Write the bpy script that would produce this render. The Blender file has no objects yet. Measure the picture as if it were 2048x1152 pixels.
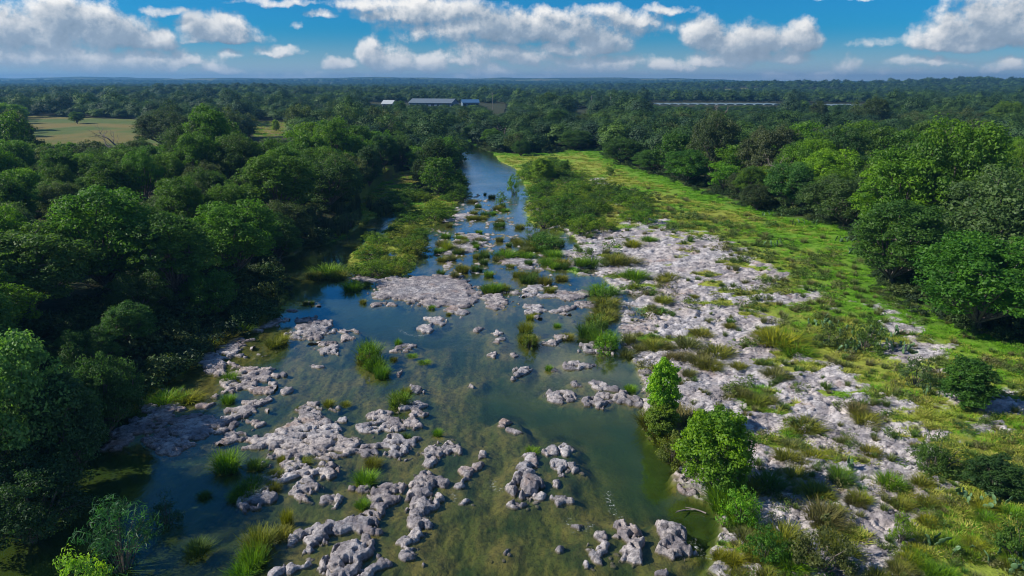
import bpy, math, random, zlib
import numpy as np
from mathutils import Vector

# ------------------------------------------------------------------ camera, sky, sun, exposure
scene = bpy.context.scene
CAMZ = 20.0
FPX = 1024 / math.tan(math.radians(36.0))          # focal length in pixels of the 2048 px wide photograph
PITCH = math.atan((576 - 163) / FPX)               # the true horizon lies at row 163
cam_data = bpy.data.cameras.new('camera')
cam_data.sensor_width = 36.0
cam_data.lens = 18.0 / math.tan(math.radians(36.0))
cam_data.clip_start = 0.5
cam_data.clip_end = 40000
cam = bpy.data.objects.new('camera', cam_data)
cam.location = (0, 0, CAMZ)
cam.rotation_euler = (math.pi / 2 - PITCH, 0, 0)
scene.collection.objects.link(cam)
scene.camera = cam

SUN_EL = math.radians(36)
SUN_AZ = math.radians(-93)                          # compass bearing of the sun from +Y, clockwise: far left
sun_dir = Vector((math.sin(SUN_AZ) * math.cos(SUN_EL), math.cos(SUN_AZ) * math.cos(SUN_EL), math.sin(SUN_EL)))
sd = bpy.data.lights.new('sun', 'SUN')
sd.energy = 4.2
sd.angle = math.radians(0.6)
sd.color = (1.0, 0.93, 0.82)
sun = bpy.data.objects.new('sun', sd)
sun.rotation_euler = sun_dir.to_track_quat('Z', 'Y').to_euler()
scene.collection.objects.link(sun)

vs = scene.view_settings
vs.view_transform = 'Standard'
vs.look = 'None'
vs.gamma = 1.0
vs.use_curve_mapping = False
vs.exposure = 0.46
scene.render.engine = 'CYCLES'
cy = scene.cycles
cy.max_bounces = 5
cy.diffuse_bounces = 2
cy.glossy_bounces = 3
cy.transmission_bounces = 3
cy.transparent_max_bounces = 6
cy.volume_bounces = 0
cy.caustics_reflective = False
cy.caustics_refractive = False
cy.use_denoising = True
cy.pixel_filter_type = 'BLACKMAN_HARRIS'
cy.filter_width = 1.05
cy.sample_clamp_indirect = 4.0
try:
    cy.denoiser = 'OPENIMAGEDENOISE'
    cy.denoising_prefilter = 'ACCURATE'
except Exception:
    pass


def pix_dir(px, py):
    """direction of the view ray through pixel (px, py) of the 2048 x 1152 photograph"""
    a = (px - 1024) / FPX
    b = (576 - py) / FPX
    c, s = math.cos(PITCH), math.sin(PITCH)
    return np.array([a, c + b * s, -s + b * c])


def gp(px, py, z=0.0):
    d = pix_dir(px, py)
    t = (z - CAMZ) / d[2]
    return (d[0] * t, d[1] * t)


def project(x, y, z):
    c, s = math.cos(PITCH), math.sin(PITCH)
    dz = z - CAMZ
    depth = y * c - dz * s
    up = y * s + dz * c
    return 1024 + FPX * x / depth, 576 - FPX * up / depth


# ------------------------------------------------------------------ world: Nishita sky with cumulus clouds
class NG:
    """small node-graph writer"""
    def __init__(self, tree):
        self.t = tree
        self.n = tree.nodes
        self.l = tree.links

    def node(self, kind, **kw):
        nd = self.n.new(kind)
        for k, v in kw.items():
            setattr(nd, k, v)
        return nd

    def put(self, sock, v):
        if v is None:
            return
        if hasattr(v, 'is_linked') or hasattr(v, 'links'):
            self.l.new(v, sock)
        else:
            if hasattr(sock, 'default_value'):
                if isinstance(v, (int, float)) and hasattr(sock.default_value, '__len__'):
                    v = (v,) * len(sock.default_value)
                if isinstance(v, tuple) and len(v) == 3 and len(sock.default_value) == 4:
                    v = v + (1,)
                sock.default_value = v

    def m(self, op, a, b=None, c=None, clamp=False):
        nd = self.n.new('ShaderNodeMath')
        nd.operation = op
        nd.use_clamp = clamp
        for i, v in enumerate((a, b, c)):
            self.put(nd.inputs[i], v)
        return nd.outputs[0]

    def vm(self, op, a, b=None, out=0):
        nd = self.n.new('ShaderNodeVectorMath')
        nd.operation = op
        self.put(nd.inputs[0], a)
        if b is not None:
            self.put(nd.inputs[3] if op == 'SCALE' else nd.inputs[1], b)
        return nd.outputs[out]

    def noise(self, vec, scale, detail=4, rough=0.55, dist=0.0, out=0):
        nd = self.n.new('ShaderNodeTexNoise')
        nd.noise_dimensions = '3D'
        self.put(nd.inputs['Vector'], vec)
        nd.inputs['Scale'].default_value = scale
        nd.inputs['Detail'].default_value = detail
        nd.inputs['Roughness'].default_value = rough
        nd.inputs['Distortion'].default_value = dist
        return nd.outputs[out]

    def sep(self, v):
        nd = self.n.new('ShaderNodeSeparateXYZ')
        self.put(nd.inputs[0], v)
        return nd.outputs

    def comb(self, x, y, z=0.0):
        nd = self.n.new('ShaderNodeCombineXYZ')
        for i, v in enumerate((x, y, z)):
            self.put(nd.inputs[i], v)
        return nd.outputs[0]

    def ramp(self, v, lo, hi, a=0.0, b=1.0, smooth=True):
        nd = self.n.new('ShaderNodeMapRange')
        nd.interpolation_type = 'SMOOTHSTEP' if smooth else 'LINEAR'
        self.put(nd.inputs[0], v)
        for i, x in enumerate((lo, hi, a, b)):
            self.put(nd.inputs[i + 1], x)
        return nd.outputs[0]

    def mix(self, f, a, b, mode='MIX'):
        nd = self.n.new('ShaderNodeMix')
        nd.data_type = 'RGBA'
        nd.blend_type = mode
        nd.clamp_factor = True
        self.put(nd.inputs[0], f)
        self.put(nd.inputs[6], a)
        self.put(nd.inputs[7], b)
        return nd.outputs[2]

    def attr(self, name, out='Fac'):
        nd = self.n.new('ShaderNodeAttribute')
        nd.attribute_name = name
        return nd.outputs[out]

    def mixs(self, f, a, b):
        nd = self.n.new('ShaderNodeMixShader')
        self.put(nd.inputs[0], f)
        self.put(nd.inputs[1], a)
        self.put(nd.inputs[2], b)
        return nd.outputs[0]


# cumulus: centre (px, py), half width, height above its base line, depth below it, weight
CLOUDS = [
    (70, 62, 150, 60, 40, 1.0), (225, 70, 90, 52, 26, 1.0), (300, 86, 55, 34, 14, 1.0), (40, 112, 210, 26, 14, .8),
    (130, 30, 90, 42, 26, .9), (440, 74, 84, 50, 12, 1.0), (372, 132, 42, 22, 8, .95), (440, 142, 58, 16, 8, .85), (395, 82, 40, 24, 8, .7),
    (745, 120, 36, 50, 18, 1.0), (790, 130, 60, 42, 14, 1.0), (866, 132, 48, 34, 14, 1.0), (684, 134, 38, 20, 10, .9),
    (860, 28, 180, 34, 20, .9), (1000, 60, 210, 34, 22, .9), (760, 8, 110, 20, 12, .8), (1120, 36, 90, 26, 18, .7),
    (1200, 98, 74, 52, 14, 1.0), (1120, 100, 90, 20, 12, .8), (985, 108, 90, 32, 14, .8), (985, 146, 62, 24, 10, .85), (1130, 140, 70, 16, 10, .6),
    (1265, 44, 58, 28, 12, .8), (1215, 32, 36, 22, 8, .7), (1400, 64, 54, 40, 30, 1.0), (1500, 84, 96, 46, 26, 1.0), (1604, 78, 50, 38, 24, 1.0),
    (1430, 126, 74, 30, 10, .9), (1345, 138, 60, 22, 10, .75), (1215, 138, 60, 16, 8, .7), (1560, 116, 70, 16, 10, .7), (1690, 146, 34, 30, 10, .65),
    (2040, 70, 150, 90, 26, 1.0), (1930, 92, 90, 68, 14, 1.0), (1860, 96, 46, 40, 10, .8), (1850, 130, 76, 14, 8, .55), (2004, 140, 42, 20, 8, .9),
    (270, 120, 22, 10, 8, .55), (455, 108, 36, 10, 8, .45), (590, 48, 16, 10, 8, .4), (560, 4, 90, 8, 6, .5), (70, 156, 60, 14, 8, .7), (560, 100, 60, 14, 8, .6), (1750, 90, 50, 14, 8, .5), (1330, 18, 60, 12, 8, .6), (330, 24, 50, 12, 8, .6), (640, 30, 36, 12, 8, .6), (930, 120, 60, 22, 12, .8), (1060, 118, 70, 22, 12, .8), (1690, 0, 60, 6, 4, .5),
    (150, 118, 240, 34, 22, .9), (1050, 60, 300, 44, 32, .9), (1180, 128, 150, 26, 16, .65), (1500, 110, 130, 30, 16, .75), (800, 50, 60, 16, 12, .5), (560, 150, 90, 12, 8, .4),
    (1620, 150, 240, 12, 10, .5), (1080, 154, 300, 10, 10, .5), (640, 154, 160, 8, 10, .4),
]


def azel(px, py):
    d = pix_dir(px, py)
    return math.atan2(d[0], d[1]), math.atan2(d[2], math.hypot(d[0], d[1]))


def cloud_group():
    g = bpy.data.node_groups.new('cloud_field', 'ShaderNodeTree')
    g.interface.new_socket('UV', in_out='INPUT', socket_type='NodeSocketVector')
    g.interface.new_socket('Density', in_out='OUTPUT', socket_type='NodeSocketFloat')
    G = NG(g)
    gi = g.nodes.new('NodeGroupInput')
    go = g.nodes.new('NodeGroupOutput')
    uv = gi.outputs[0]
    wn = G.noise(uv, 26, 5, .6, out=1)
    warp = G.vm('SCALE', G.vm('SUBTRACT', wn, (.5, .5, .5)), 0.024)
    wn2 = G.noise(uv, 9, 2, .5, out=1)
    warp2 = G.vm('SCALE', G.vm('SUBTRACT', wn2, (.5, .5, .5)), 0.022)
    p = G.vm('ADD', G.vm('ADD', uv, warp), warp2)
    x, y, _ = G.sep(p)
    best = None
    for (cx, cy_, rx, up, dn, wt) in CLOUDS:
        u0, v0 = azel(cx, cy_)
        k = 1.0 / FPX
        a = rx * k * 0.98
        vy = G.m('SUBTRACT', y, v0)
        b = G.m('MULTIPLY', G.m('GREATER_THAN', vy, 0.0), 1 / (up * k) - 1 / (dn * k))
        b = G.m('ADD', b, 1 / (dn * k))
        qy = G.m('MULTIPLY', vy, b)
        qx = G.m('MULTIPLY', G.m('SUBTRACT', x, u0), 1 / a)
        r2 = G.m('ADD', G.m('MULTIPLY', qx, qx), G.m('MULTIPLY', qy, qy))
        d = G.m('MULTIPLY', G.m('SUBTRACT', 1.0, r2), wt)
        best = d if best is None else G.m('SMOOTH_MAX', best, d, 0.25)
    fine = G.noise(uv, 34, 8, .62)
    dens = G.m('ADD', best, G.m('MULTIPLY', G.m('SUBTRACT', fine, 0.52), 1.8))
    # above the framed strip of sky, clouds of the same kind go on overhead
    ox = G.m('DIVIDE', 1.0, G.m('MAXIMUM', G.m('SINE', y), 0.04))
    px_ = G.m('MULTIPLY', G.m('SINE', x), ox)
    py_ = G.m('MULTIPLY', G.m('COSINE', x), ox)
    over = G.noise(G.comb(px_, py_, 0.0), 0.55, 7, .55)
    over = G.m('MULTIPLY', G.m('SUBTRACT', over, G.ramp(y, math.radians(9), math.radians(17), .44, .53)), 7.0)
    f = G.ramp(y, math.radians(6.0), math.radians(9.5))
    side = G.m('GREATER_THAN', G.m('ABSOLUTE', x), 0.80)
    f = G.m('MAXIMUM', f, side)
    res = G.m('ADD', G.m('MULTIPLY', dens, G.m('SUBTRACT', 1.0, f)), G.m('MULTIPLY', over, f))
    G.put(go.inputs[0], res)
    return g


world = bpy.data.worlds.new('World')
scene.world = world
world.use_nodes = True
G = NG(world.node_tree)
world.node_tree.nodes.clear()
wout = G.node('ShaderNodeOutputWorld')
bg = G.node('ShaderNodeBackground')
bg.inputs['Strength'].default_value = 0.10
sky = G.node('ShaderNodeTexSky')
sky.sky_type = 'NISHITA'
sky.sun_disc = False
sky.sun_elevation = SUN_EL
sky.sun_rotation = SUN_AZ
sky.altitude = 300
sky.air_density = 1.0
sky.dust_density = 0.6
sky.ozone_density = 2.0
tc = G.node('ShaderNodeTexCoord')
dx, dy, dz = G.sep(tc.outputs['Generated'])
az = G.m('ARCTAN2', dx, dy)
el = G.m('ARCSINE', dz)
uvv = G.comb(az, el, 0.0)
grp = cloud_group()
g1 = G.node('ShaderNodeGroup', node_tree=grp)
G.put(g1.inputs[0], uvv)
g2 = G.node('ShaderNodeGroup', node_tree=grp)
G.put(g2.inputs[0], G.vm('ADD', uvv, (-0.0075, 0.0115, 0.0)))
D1, D2 = g1.outputs[0], g2.outputs[0]
cover = G.ramp(D1, -0.05, 0.72)
lit = G.m('ADD', 0.50, G.m('MULTIPLY', G.m('SUBTRACT', D1, D2), 0.72), clamp=True)
thick = G.ramp(D1, 0.5, 1.6)
lit = G.m('MULTIPLY', lit, G.m('SUBTRACT', 1.0, G.m('MULTIPLY', thick, 0.40)), clamp=True)
blot = G.noise(uvv, 7, 3, .5)
lit = G.m('MULTIPLY', lit, G.ramp(blot, 0.3, 0.62, 0.70, 1.12), clamp=True)
ccol = G.mix(G.ramp(lit, 0.0, 0.42, smooth=False), (1.15, 1.75, 2.45), (2.2, 2.85, 3.6))
ccol = G.mix(G.ramp(lit, 0.42, 0.95, smooth=False), ccol, (7.2, 7.1, 6.9))
skyc = G.mix(1.0, sky.outputs[0], (0.045, 0.40, 0.74), 'MULTIPLY')
SKYMIX = skyc
hz = G.ramp(el, math.radians(-0.5), math.radians(4.2), 1.0, 0.0)
hz = G.m('POWER', hz, 1.35)
skyc = G.mix(G.m('MULTIPLY', hz, 0.85), skyc, (4.0, 4.6, 4.9))
ccol = G.mix(G.m('MULTIPLY', hz, 0.55), ccol, (4.3, 4.7, 4.9))
final = G.mix(G.m('MULTIPLY', cover, G.ramp(hz, 0.5, 1.0, 1.0, 0.55)), skyc, ccol)
G.put(bg.inputs['Color'], final)
G.put(wout.inputs['Surface'], bg.outputs[0])
try:
    world.cycles.sampling_method = 'MANUAL'
    world.cycles.sample_map_resolution = 512
except Exception:
    pass

# ------------------------------------------------------------------ numpy noise, polygons
def _hash(ix, iy, seed):
    h = (ix.astype(np.int64) * 374761393 + iy.astype(np.int64) * 668265263 + seed * 982451653) & 0xffffffff
    h = ((h ^ (h >> 13)) * 1274126177) & 0xffffffff
    h = (h ^ (h >> 16)) & 0xffffffff
    return h.astype(np.float32) * np.float32(2 * math.pi / 4294967296.0)


def gnoise(x, y, seed=0):
    xi = np.floor(x); yi = np.floor(y)
    fx = (x - xi).astype(np.float32); fy = (y - yi).astype(np.float32)
    u = fx * fx * fx * (fx * (fx * 6 - 15) + 10)
    v = fy * fy * fy * (fy * (fy * 6 - 15) + 10)

    def c(ax, ay):
        a = _hash(xi + ax, yi + ay, seed)
        return np.cos(a) * (fx - ax) + np.sin(a) * (fy - ay)
    a = c(0, 0) * (1 - u) + c(1, 0) * u
    b = c(0, 1) * (1 - u) + c(1, 1) * u
    return (a * (1 - v) + b * v) * 1.5


def fbm(x, y, octv=4, seed=0, lac=2.03, gain=.5, ridged=False):
    s = np.zeros(np.shape(x), np.float32); a = 1.0; t = 0.0
    for i in range(octv):
        n = gnoise(x, y, seed + i * 17)
        s += a * ((1 - 2 * np.abs(n)) if ridged else n)
        t += a
        a *= gain
        x = x * lac + 13.7; y = y * lac - 7.3
    return s / t


def sdf(x, y, poly, mg=12.0):
    """signed distance in metres, positive inside"""
    P = np.asarray(poly, np.float64)
    x0, y0 = P.min(0) - mg; x1, y1 = P.max(0) + mg
    out = np.full(np.shape(x), -mg, np.float32)
    m = (x > x0) & (x < x1) & (y > y0) & (y < y1)
    if not m.any():
        return out
    X = x[m]; Y = y[m]
    d2 = np.full(X.shape, 1e18); ins = np.zeros(X.shape, bool)
    n = len(P)
    for i in range(n):
        ax, ay = P[i]; bx, by = P[(i + 1) % n]
        ex, ey = bx - ax, by - ay
        L = ex * ex + ey * ey + 1e-12
        t = np.clip(((X - ax) * ex + (Y - ay) * ey) / L, 0, 1)
        d2 = np.minimum(d2, (X - ax - t * ex) ** 2 + (Y - ay - t * ey) ** 2)
        if ay != by:
            c = ((ay > Y) != (by > Y)) & (X < ex * (Y - ay) / (by - ay) + ax)
            ins ^= c
    d = np.sqrt(d2)
    out[m] = np.maximum(np.where(ins, d, -d), -mg)
    return out


def sstep(x, a, b):
    t = np.clip((x - a) / (b - a), 0, 1)
    return t * t * (3 - 2 * t)


def wp(pts, z=0.0):
    return [gp(px, py, z) for px, py in pts]


def zoomed(ox, oy, s, pts):
    return [(ox + px / s, oy + py / s) for px, py in pts]


RIVER = wp([(1425, 1400), (1418, 1152), (1425, 1110), (1440, 1060), (1425, 1010), (1385, 990), (1352, 960), (1350, 905), (1305, 870),
            (1288, 830), (1285, 780), (1270, 728), (1246, 700), (1238, 650), (1240, 612), (1205, 596), (1228, 580), (1205, 556),
            (1150, 548), (1118, 530), (1120, 505), (1150, 498), (1152, 476), (1125, 465), (1065, 452), (1045, 420), (1062, 392),
            (1042, 360), (1028, 335), (1000, 325), (985, 306), (960, 298), (940, 285), (905, 262), (880, 262), (885, 280), (908, 290),
            (918, 310), (920, 345), (932, 372), (925, 400), (888, 420), (882, 440), (855, 455), (845, 480), (842, 505), (828, 530),
            (800, 550), (715, 555), (698, 540), (702, 510), (720, 488), (760, 465), (800, 436), (790, 424), (740, 438), (700, 468),
            (660, 488), (610, 500), (560, 520), (540, 545), (570, 560), (580, 580), (558, 615), (540, 640), (500, 662), (440, 692),
            (400, 725), (330, 770), (262, 805), (218, 860), (190, 905), (120, 945), (20, 975), (-120, 1010), (-320, 1100), (-560, 1400)])
LIME = wp([(1240, 610), (1195, 580), (1110, 550), (1100, 500), (1110, 462), (1200, 452), (1330, 458), (1430, 474), (1500, 520), (1545, 545),
           (1528, 590), (1590, 582), (1640, 596), (1640, 622), (1590, 640), (1600, 690), (1650, 730), (1700, 762), (1780, 800),
           (1850, 868), (1885, 960), (1850, 1010), (1835, 1060), (1855, 1160), (1900, 1400), (1380, 1400), (1415, 1152), (1440, 1060),
           (1350, 960), (1300, 870), (1285, 780), (1240, 700)], .3)
PATCHES = [wp(p, .8) for p in (
    [(1785, 645), (1850, 648), (1885, 690), (1850, 735), (1790, 710), (1775, 670)],
    [(1715, 606), (1790, 612), (1785, 642), (1735, 636)],
    [(1250, 426), (1345, 436), (1330, 450), (1260, 446)],
    [(1185, 352), (1215, 356), (1210, 378), (1188, 372)],
    [(1535, 520), (1570, 548), (1535, 556), (1510, 535)],
    [(1900, 770), (2060, 790), (2060, 850), (1940, 850)],
    [(1060, 398), (1110, 396), (1120, 412), (1070, 415)],
    [(1075, 440), (1190, 448), (1230, 470), (1110, 475)], [(1230, 395), (1300, 400), (1290, 412), (1235, 408)], [(1290, 452), (1400, 462), (1440, 490), (1330, 470)])]
GREENMID = wp([(1520, 610), (1600, 600), (1720, 610), (1790, 640), (1800, 700), (1740, 730), (1640, 710), (1560, 680)], .6)
LEFTWOOD = wp([(-900, 1500), (-60, 1075), (150, 955), (205, 850), (300, 760), (400, 690), (500, 632), (545, 590), (540, 500), (640, 462),
               (690, 425), (700, 392), (790, 402), (740, 370), (750, 345), (828, 330), (836, 374), (912, 374), (915, 300), (930, 285), (940, 262), (800, 240), (0, 240), (-3000, 240), (-5000, 700)], 2.0)
RIGHTWOOD = wp([(940, 262), (960, 292), (1030, 300), (1100, 300), (1190, 292), (1240, 322), (1370, 362), (1480, 402), (1560, 424), (1700, 446),
                (1755, 505), (1785, 572), (1900, 628), (2048, 665), (2400, 760), (5000, 900), (5000, 240), (1500, 240), (1000, 240)], 1.4)
GRASSCLEAR = wp([(745, 345), (830, 330), (838, 365), (800, 405), (760, 398), (700, 400), (730, 375)], 1.5)
FIELD1 = wp([(50, 236), (300, 246), (330, 300), (40, 300), (40, 255)], 2)
FIELD2 = wp([(500, 247), (575, 250), (568, 280), (512, 280)], 2)
CENTRE = wp([(800, 1400), (800, 1152), (780, 850), (820, 650), (900, 480), (960, 400), (960, 330), (930, 290), (900, 262)])
_cy = np.array([p[1] for p in CENTRE]); _cx = np.array([p[0] for p in CENTRE])

# riverbed sills: shallow rubble that lies just under or just over the water
SHOALS = [(wp(p), h) for p, h in (
    ([(640, 560), (1240, 560), (1235, 650), (1100, 640), (950, 640), (880, 640), (760, 600), (650, 590)], -.08),
    ([(850, 455), (1150, 470), (1150, 560), (850, 555)], -.015),
    ([(940, 380), (1040, 400), (1050, 460), (870, 460), (900, 410)], -.03),
    ([(560, 630), (640, 610), (850, 690), (960, 760), (900, 830), (600, 800), (420, 760)], -.22),
    ([(220, 860), (420, 700), (560, 640), (560, 760), (520, 850), (350, 930)], -.10),
    ([(440, 830), (640, 790), (900, 830), (900, 1152), (500, 1152), (430, 960)], -.27),
    ([(880, 840), (1150, 880), (1170, 1000), (900, 1050)], -.28),
    ([(900, 1000), (1420, 1060), (1420, 1300), (800, 1300)], -.33))]

POOLS = [(wp(p), h) for p, h in (
    ([(1000, 800), (1270, 750), (1290, 860), (1345, 905), (1395, 1010), (1430, 1060), (1420, 1300), (1380, 1300), (1310, 1060), (1240, 960), (1180, 870), (1060, 840)], -.80),
    ([(-500, 1300), (-100, 1010), (120, 945), (205, 890), (300, 960), (330, 1040), (200, 1180), (100, 1300)], -1.5),
    ([(560, 590), (640, 560), (860, 640), (840, 680), (600, 630)], -.8))]

# limestone outcrops standing in the water, traced from the photograph: (scale origin, outline, height, lace)
OUTCROPS = []


def crops(ox, oy, s, *items):
    for h, pts in items:
        OUTCROPS.append((zoomed(ox, oy, s, pts), h))


crops(450, 780, 3.0975,
      (.75, [(620, 1100), (700, 980), (760, 930), (850, 900), (900, 930), (930, 980), (900, 1040), (860, 1080), (800, 1130), (780, 1200), (640, 1200)]),
      (.6, [(480, 960), (500, 900), (560, 870), (620, 830), (700, 820), (780, 770), (880, 755), (930, 800), (940, 850), (930, 900), (890, 910), (860, 870), (790, 890), (700, 890), (640, 940), (580, 980), (540, 1020), (500, 1010), (470, 1040)]),
      (.35, [(380, 940), (420, 880), (460, 870), (490, 890), (480, 920), (430, 960), (390, 965)]),
      (.40, [(140, 340), (180, 300), (260, 260), (400, 210), (460, 190), (560, 190), (600, 240), (560, 280), (700, 280), (790, 310), (815, 345), (770, 380), (690, 390), (690, 415), (560, 430), (440, 440), (380, 420), (260, 430), (280, 380), (160, 370)]),
      (.28, [(440, 150), (480, 120), (560, 100), (600, 130), (620, 180), (690, 190), (640, 210), (670, 262), (600, 215), (470, 185)]),
      (.3, [(310, 490), (350, 450), (430, 445), (470, 480), (470, 520), (430, 560), (350, 590), (300, 595), (190, 590), (200, 560), (280, 550), (340, 530)]),
      (.35, [(395, 640), (430, 560), (480, 540), (575, 545), (550, 600), (530, 660), (510, 690), (440, 685)]),
      (.35, [(540, 510), (570, 470), (640, 455), (695, 475), (680, 510), (630, 540), (590, 530)]),
      (.35, [(100, 690), (140, 620), (220, 600), (310, 650), (300, 680), (220, 710), (140, 735), (90, 720)]),
      (.45, [(800, 250), (860, 200), (950, 150), (1040, 130), (1100, 110), (1200, 85), (1210, 100), (1120, 125), (1050, 160), (1050, 200), (1100, 230), (1080, 270), (1000, 270), (950, 280), (840, 265)]),
      (.3, [(1140, 130), (1190, 120), (1200, 160), (1180, 190), (1190, 230), (1150, 230), (1150, 190), (1130, 160)]),
      (.38, [(830, 365), (870, 340), (960, 325), (1020, 310), (1070, 280), (1110, 310), (1195, 320), (1170, 350), (1130, 340), (1100, 360), (1090, 420), (1100, 440), (1050, 430), (1010, 390), (1000, 360), (930, 380), (880, 400)]),
      (.40, [(800, 620), (850, 605), (960, 630), (1040, 600), (1120, 590), (1110, 610), (1040, 640), (1050, 680), (970, 745), (900, 730), (890, 690), (830, 650)]),
      (.3, [(620, 675), (660, 665), (720, 670), (730, 690), (690, 715), (660, 700)]),
      (.42, [(1045, 950), (1110, 930), (1190, 900), (1195, 940), (1150, 970), (1180, 1010), (1130, 1045), (1090, 1010), (1050, 990)]),
      (.4, [(380, 1110), (450, 1080), (530, 1060), (530, 1080), (480, 1110), (400, 1140)]),
      (.4, [(260, 1140), (300, 1110), (370, 1100), (370, 1130), (330, 1152), (280, 1170)]),
      (.4, [(850, 1130), (920, 1070), (930, 1030), (960, 1020), (990, 1060), (1015, 1080), (980, 1090), (930, 1100), (880, 1140)]),
      (.22, [(620, 400), (700, 400), (760, 395), (740, 405), (660, 418)]))
crops(800, 820, 3.47,
      (.6, [(85, 560), (85, 520), (110, 450), (150, 420), (220, 420), (240, 450), (220, 480), (300, 490), (330, 500), (300, 520), (220, 520), (220, 570), (280, 590), (290, 620), (270, 660), (190, 690), (160, 740), (190, 800), (130, 835), (80, 790), (20, 750), (40, 710), (80, 690), (60, 640)]),
      (.42, [(165, 410), (160, 350), (200, 310), (210, 260), (250, 250), (280, 300), (250, 330), (250, 370), (210, 412)]),
      (.42, [(300, 260), (320, 225), (370, 225), (410, 260), (440, 270), (420, 300), (370, 310), (330, 295)]),
      (.25, [(250, 215), (280, 205), (295, 230), (270, 245), (240, 235)]),
      (.42, [(395, 540), (410, 490), (405, 440), (440, 420), (490, 430), (510, 480), (470, 490), (440, 520), (420, 540)]),
      (.3, [(510, 410), (510, 370), (540, 360), (575, 385), (570, 410), (530, 418)]),
      (.35, [(400, 655), (430, 620), (490, 620), (500, 635), (450, 655), (410, 665)]),
      (.9, [(780, 590), (790, 540), (780, 460), (830, 400), (890, 390), (940, 440), (965, 520), (930, 570), (900, 600), (850, 620), (790, 600)]),
      (.3, [(850, 330), (910, 320), (930, 350), (940, 400), (900, 385), (870, 380)]),
      (.35, [(765, 650), (790, 625), (830, 640), (870, 650), (905, 612), (920, 616), (880, 665), (820, 685), (780, 675)]),
      (.35, [(985, 290), (1030, 275), (1070, 255), (1090, 270), (1080, 310), (1030, 320)]),
      (.4, [(1100, 245), (1130, 230), (1190, 280), (1150, 320), (1110, 280)]),
      (.45, [(1035, 360), (1080, 345), (1140, 370), (1150, 400), (1120, 455), (1090, 420), (1060, 380)]),
      (.4, [(1160, 385), (1220, 380), (1240, 430), (1190, 435)]),
      (.4, [(1060, 500), (1090, 490), (1125, 520), (1100, 537), (1065, 520)]),
      (.45, [(1015, 615), (1060, 600), (1110, 600), (1180, 620), (1180, 635), (1100, 655), (1060, 635)]),
      (.45, [(915, 605), (940, 585), (960, 600), (990, 575), (1020, 600), (990, 630), (950, 635)]),
      (.28, [(690, 110), (740, 80), (760, 90), (740, 120)]),
      (.25, [(140, 1080), (160, 1050), (240, 1055), (230, 1080), (160, 1100)]),
      (.35, [(1065, 980), (1090, 955), (1135, 955), (1130, 985), (1090, 1000)]),
      (.25, [(550, 335), (558, 300), (592, 300), (592, 325)]),
      (.22, [(25, 352), (75, 328), (85, 342), (45, 358)]),
      (.25, [(725, 1000), (740, 970), (760, 965), (752, 1000), (738, 1010)]))
crops(1050, 820, 3.469,
      (.75, [(630, 830), (650, 795), (690, 790), (740, 830), (800, 860), (840, 900), (820, 950), (820, 1000), (790, 1040), (740, 1040), (700, 1020), (675, 1025), (660, 980), (700, 960), (720, 920), (690, 890), (650, 880)]),
      (.85, [(920, 940), (950, 890), (935, 810), (960, 800), (990, 830), (1020, 820), (1070, 850), (1090, 890), (1120, 950), (1120, 1000), (1080, 1050), (1040, 1045), (990, 1010), (950, 980)]),
      (.4, [(480, 880), (510, 855), (550, 860), (550, 890), (530, 910)]),
      (.45, [(395, 950), (440, 935), (490, 975), (500, 995), (510, 955), (550, 935), (562, 970), (530, 990), (530, 1060), (500, 1060), (450, 1000)]),
      (.35, [(395, 1070), (410, 1050), (440, 1075), (430, 1095), (405, 1090)]),
      (.3, [(905, 1125), (960, 1115), (990, 1140), (960, 1152), (920, 1145)]),
      (.4, [(1070, 530), (1100, 535), (1180, 580), (1185, 600), (1130, 590), (1080, 555)]),
      (.35, [(1150, 985), (1175, 980), (1182, 992), (1160, 1000)]),
      (.3, [(335, 815), (370, 800), (405, 805), (380, 822)]))
crops(650, 700, 2.549,
      (.5, [(1120, 230), (1150, 210), (1230, 215), (1280, 230), (1280, 265), (1210, 270), (1150, 250)]),
      (.55, [(1320, 260), (1350, 240), (1400, 225), (1470, 230), (1540, 215), (1600, 240), (1615, 270), (1560, 282), (1480, 268), (1420, 290), (1340, 280)]),
      (.35, [(1255, 170), (1280, 163), (1308, 185), (1270, 190)]),
      (.35, [(1350, 170), (1420, 165), (1460, 185), (1490, 205), (1440, 200), (1390, 195)]),
      (.35, [(940, 125), (970, 110), (1040, 98), (1040, 115), (1000, 148), (960, 145)]),
      (.35, [(1225, 72), (1300, 58), (1365, 80), (1300, 95), (1240, 95)]),
      (.28, [(1140, 105), (1170, 95), (1180, 108), (1150, 115)]),
      (.28, [(735, 182), (760, 160), (778, 170), (745, 193)]),
      (.3, [(850, 20), (880, 8), (905, 22), (870, 33)]),
      (.3, [(890, 385), (915, 363), (942, 375), (920, 393)]),
      (.3, [(330, 120), (400, 108), (405, 130), (370, 140)]),
      (.35, [(430, 180), (470, 195), (505, 215), (460, 225), (425, 215)]),
      (.22, [(940, 405), (965, 408), (1000, 425), (970, 425)]))
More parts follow.
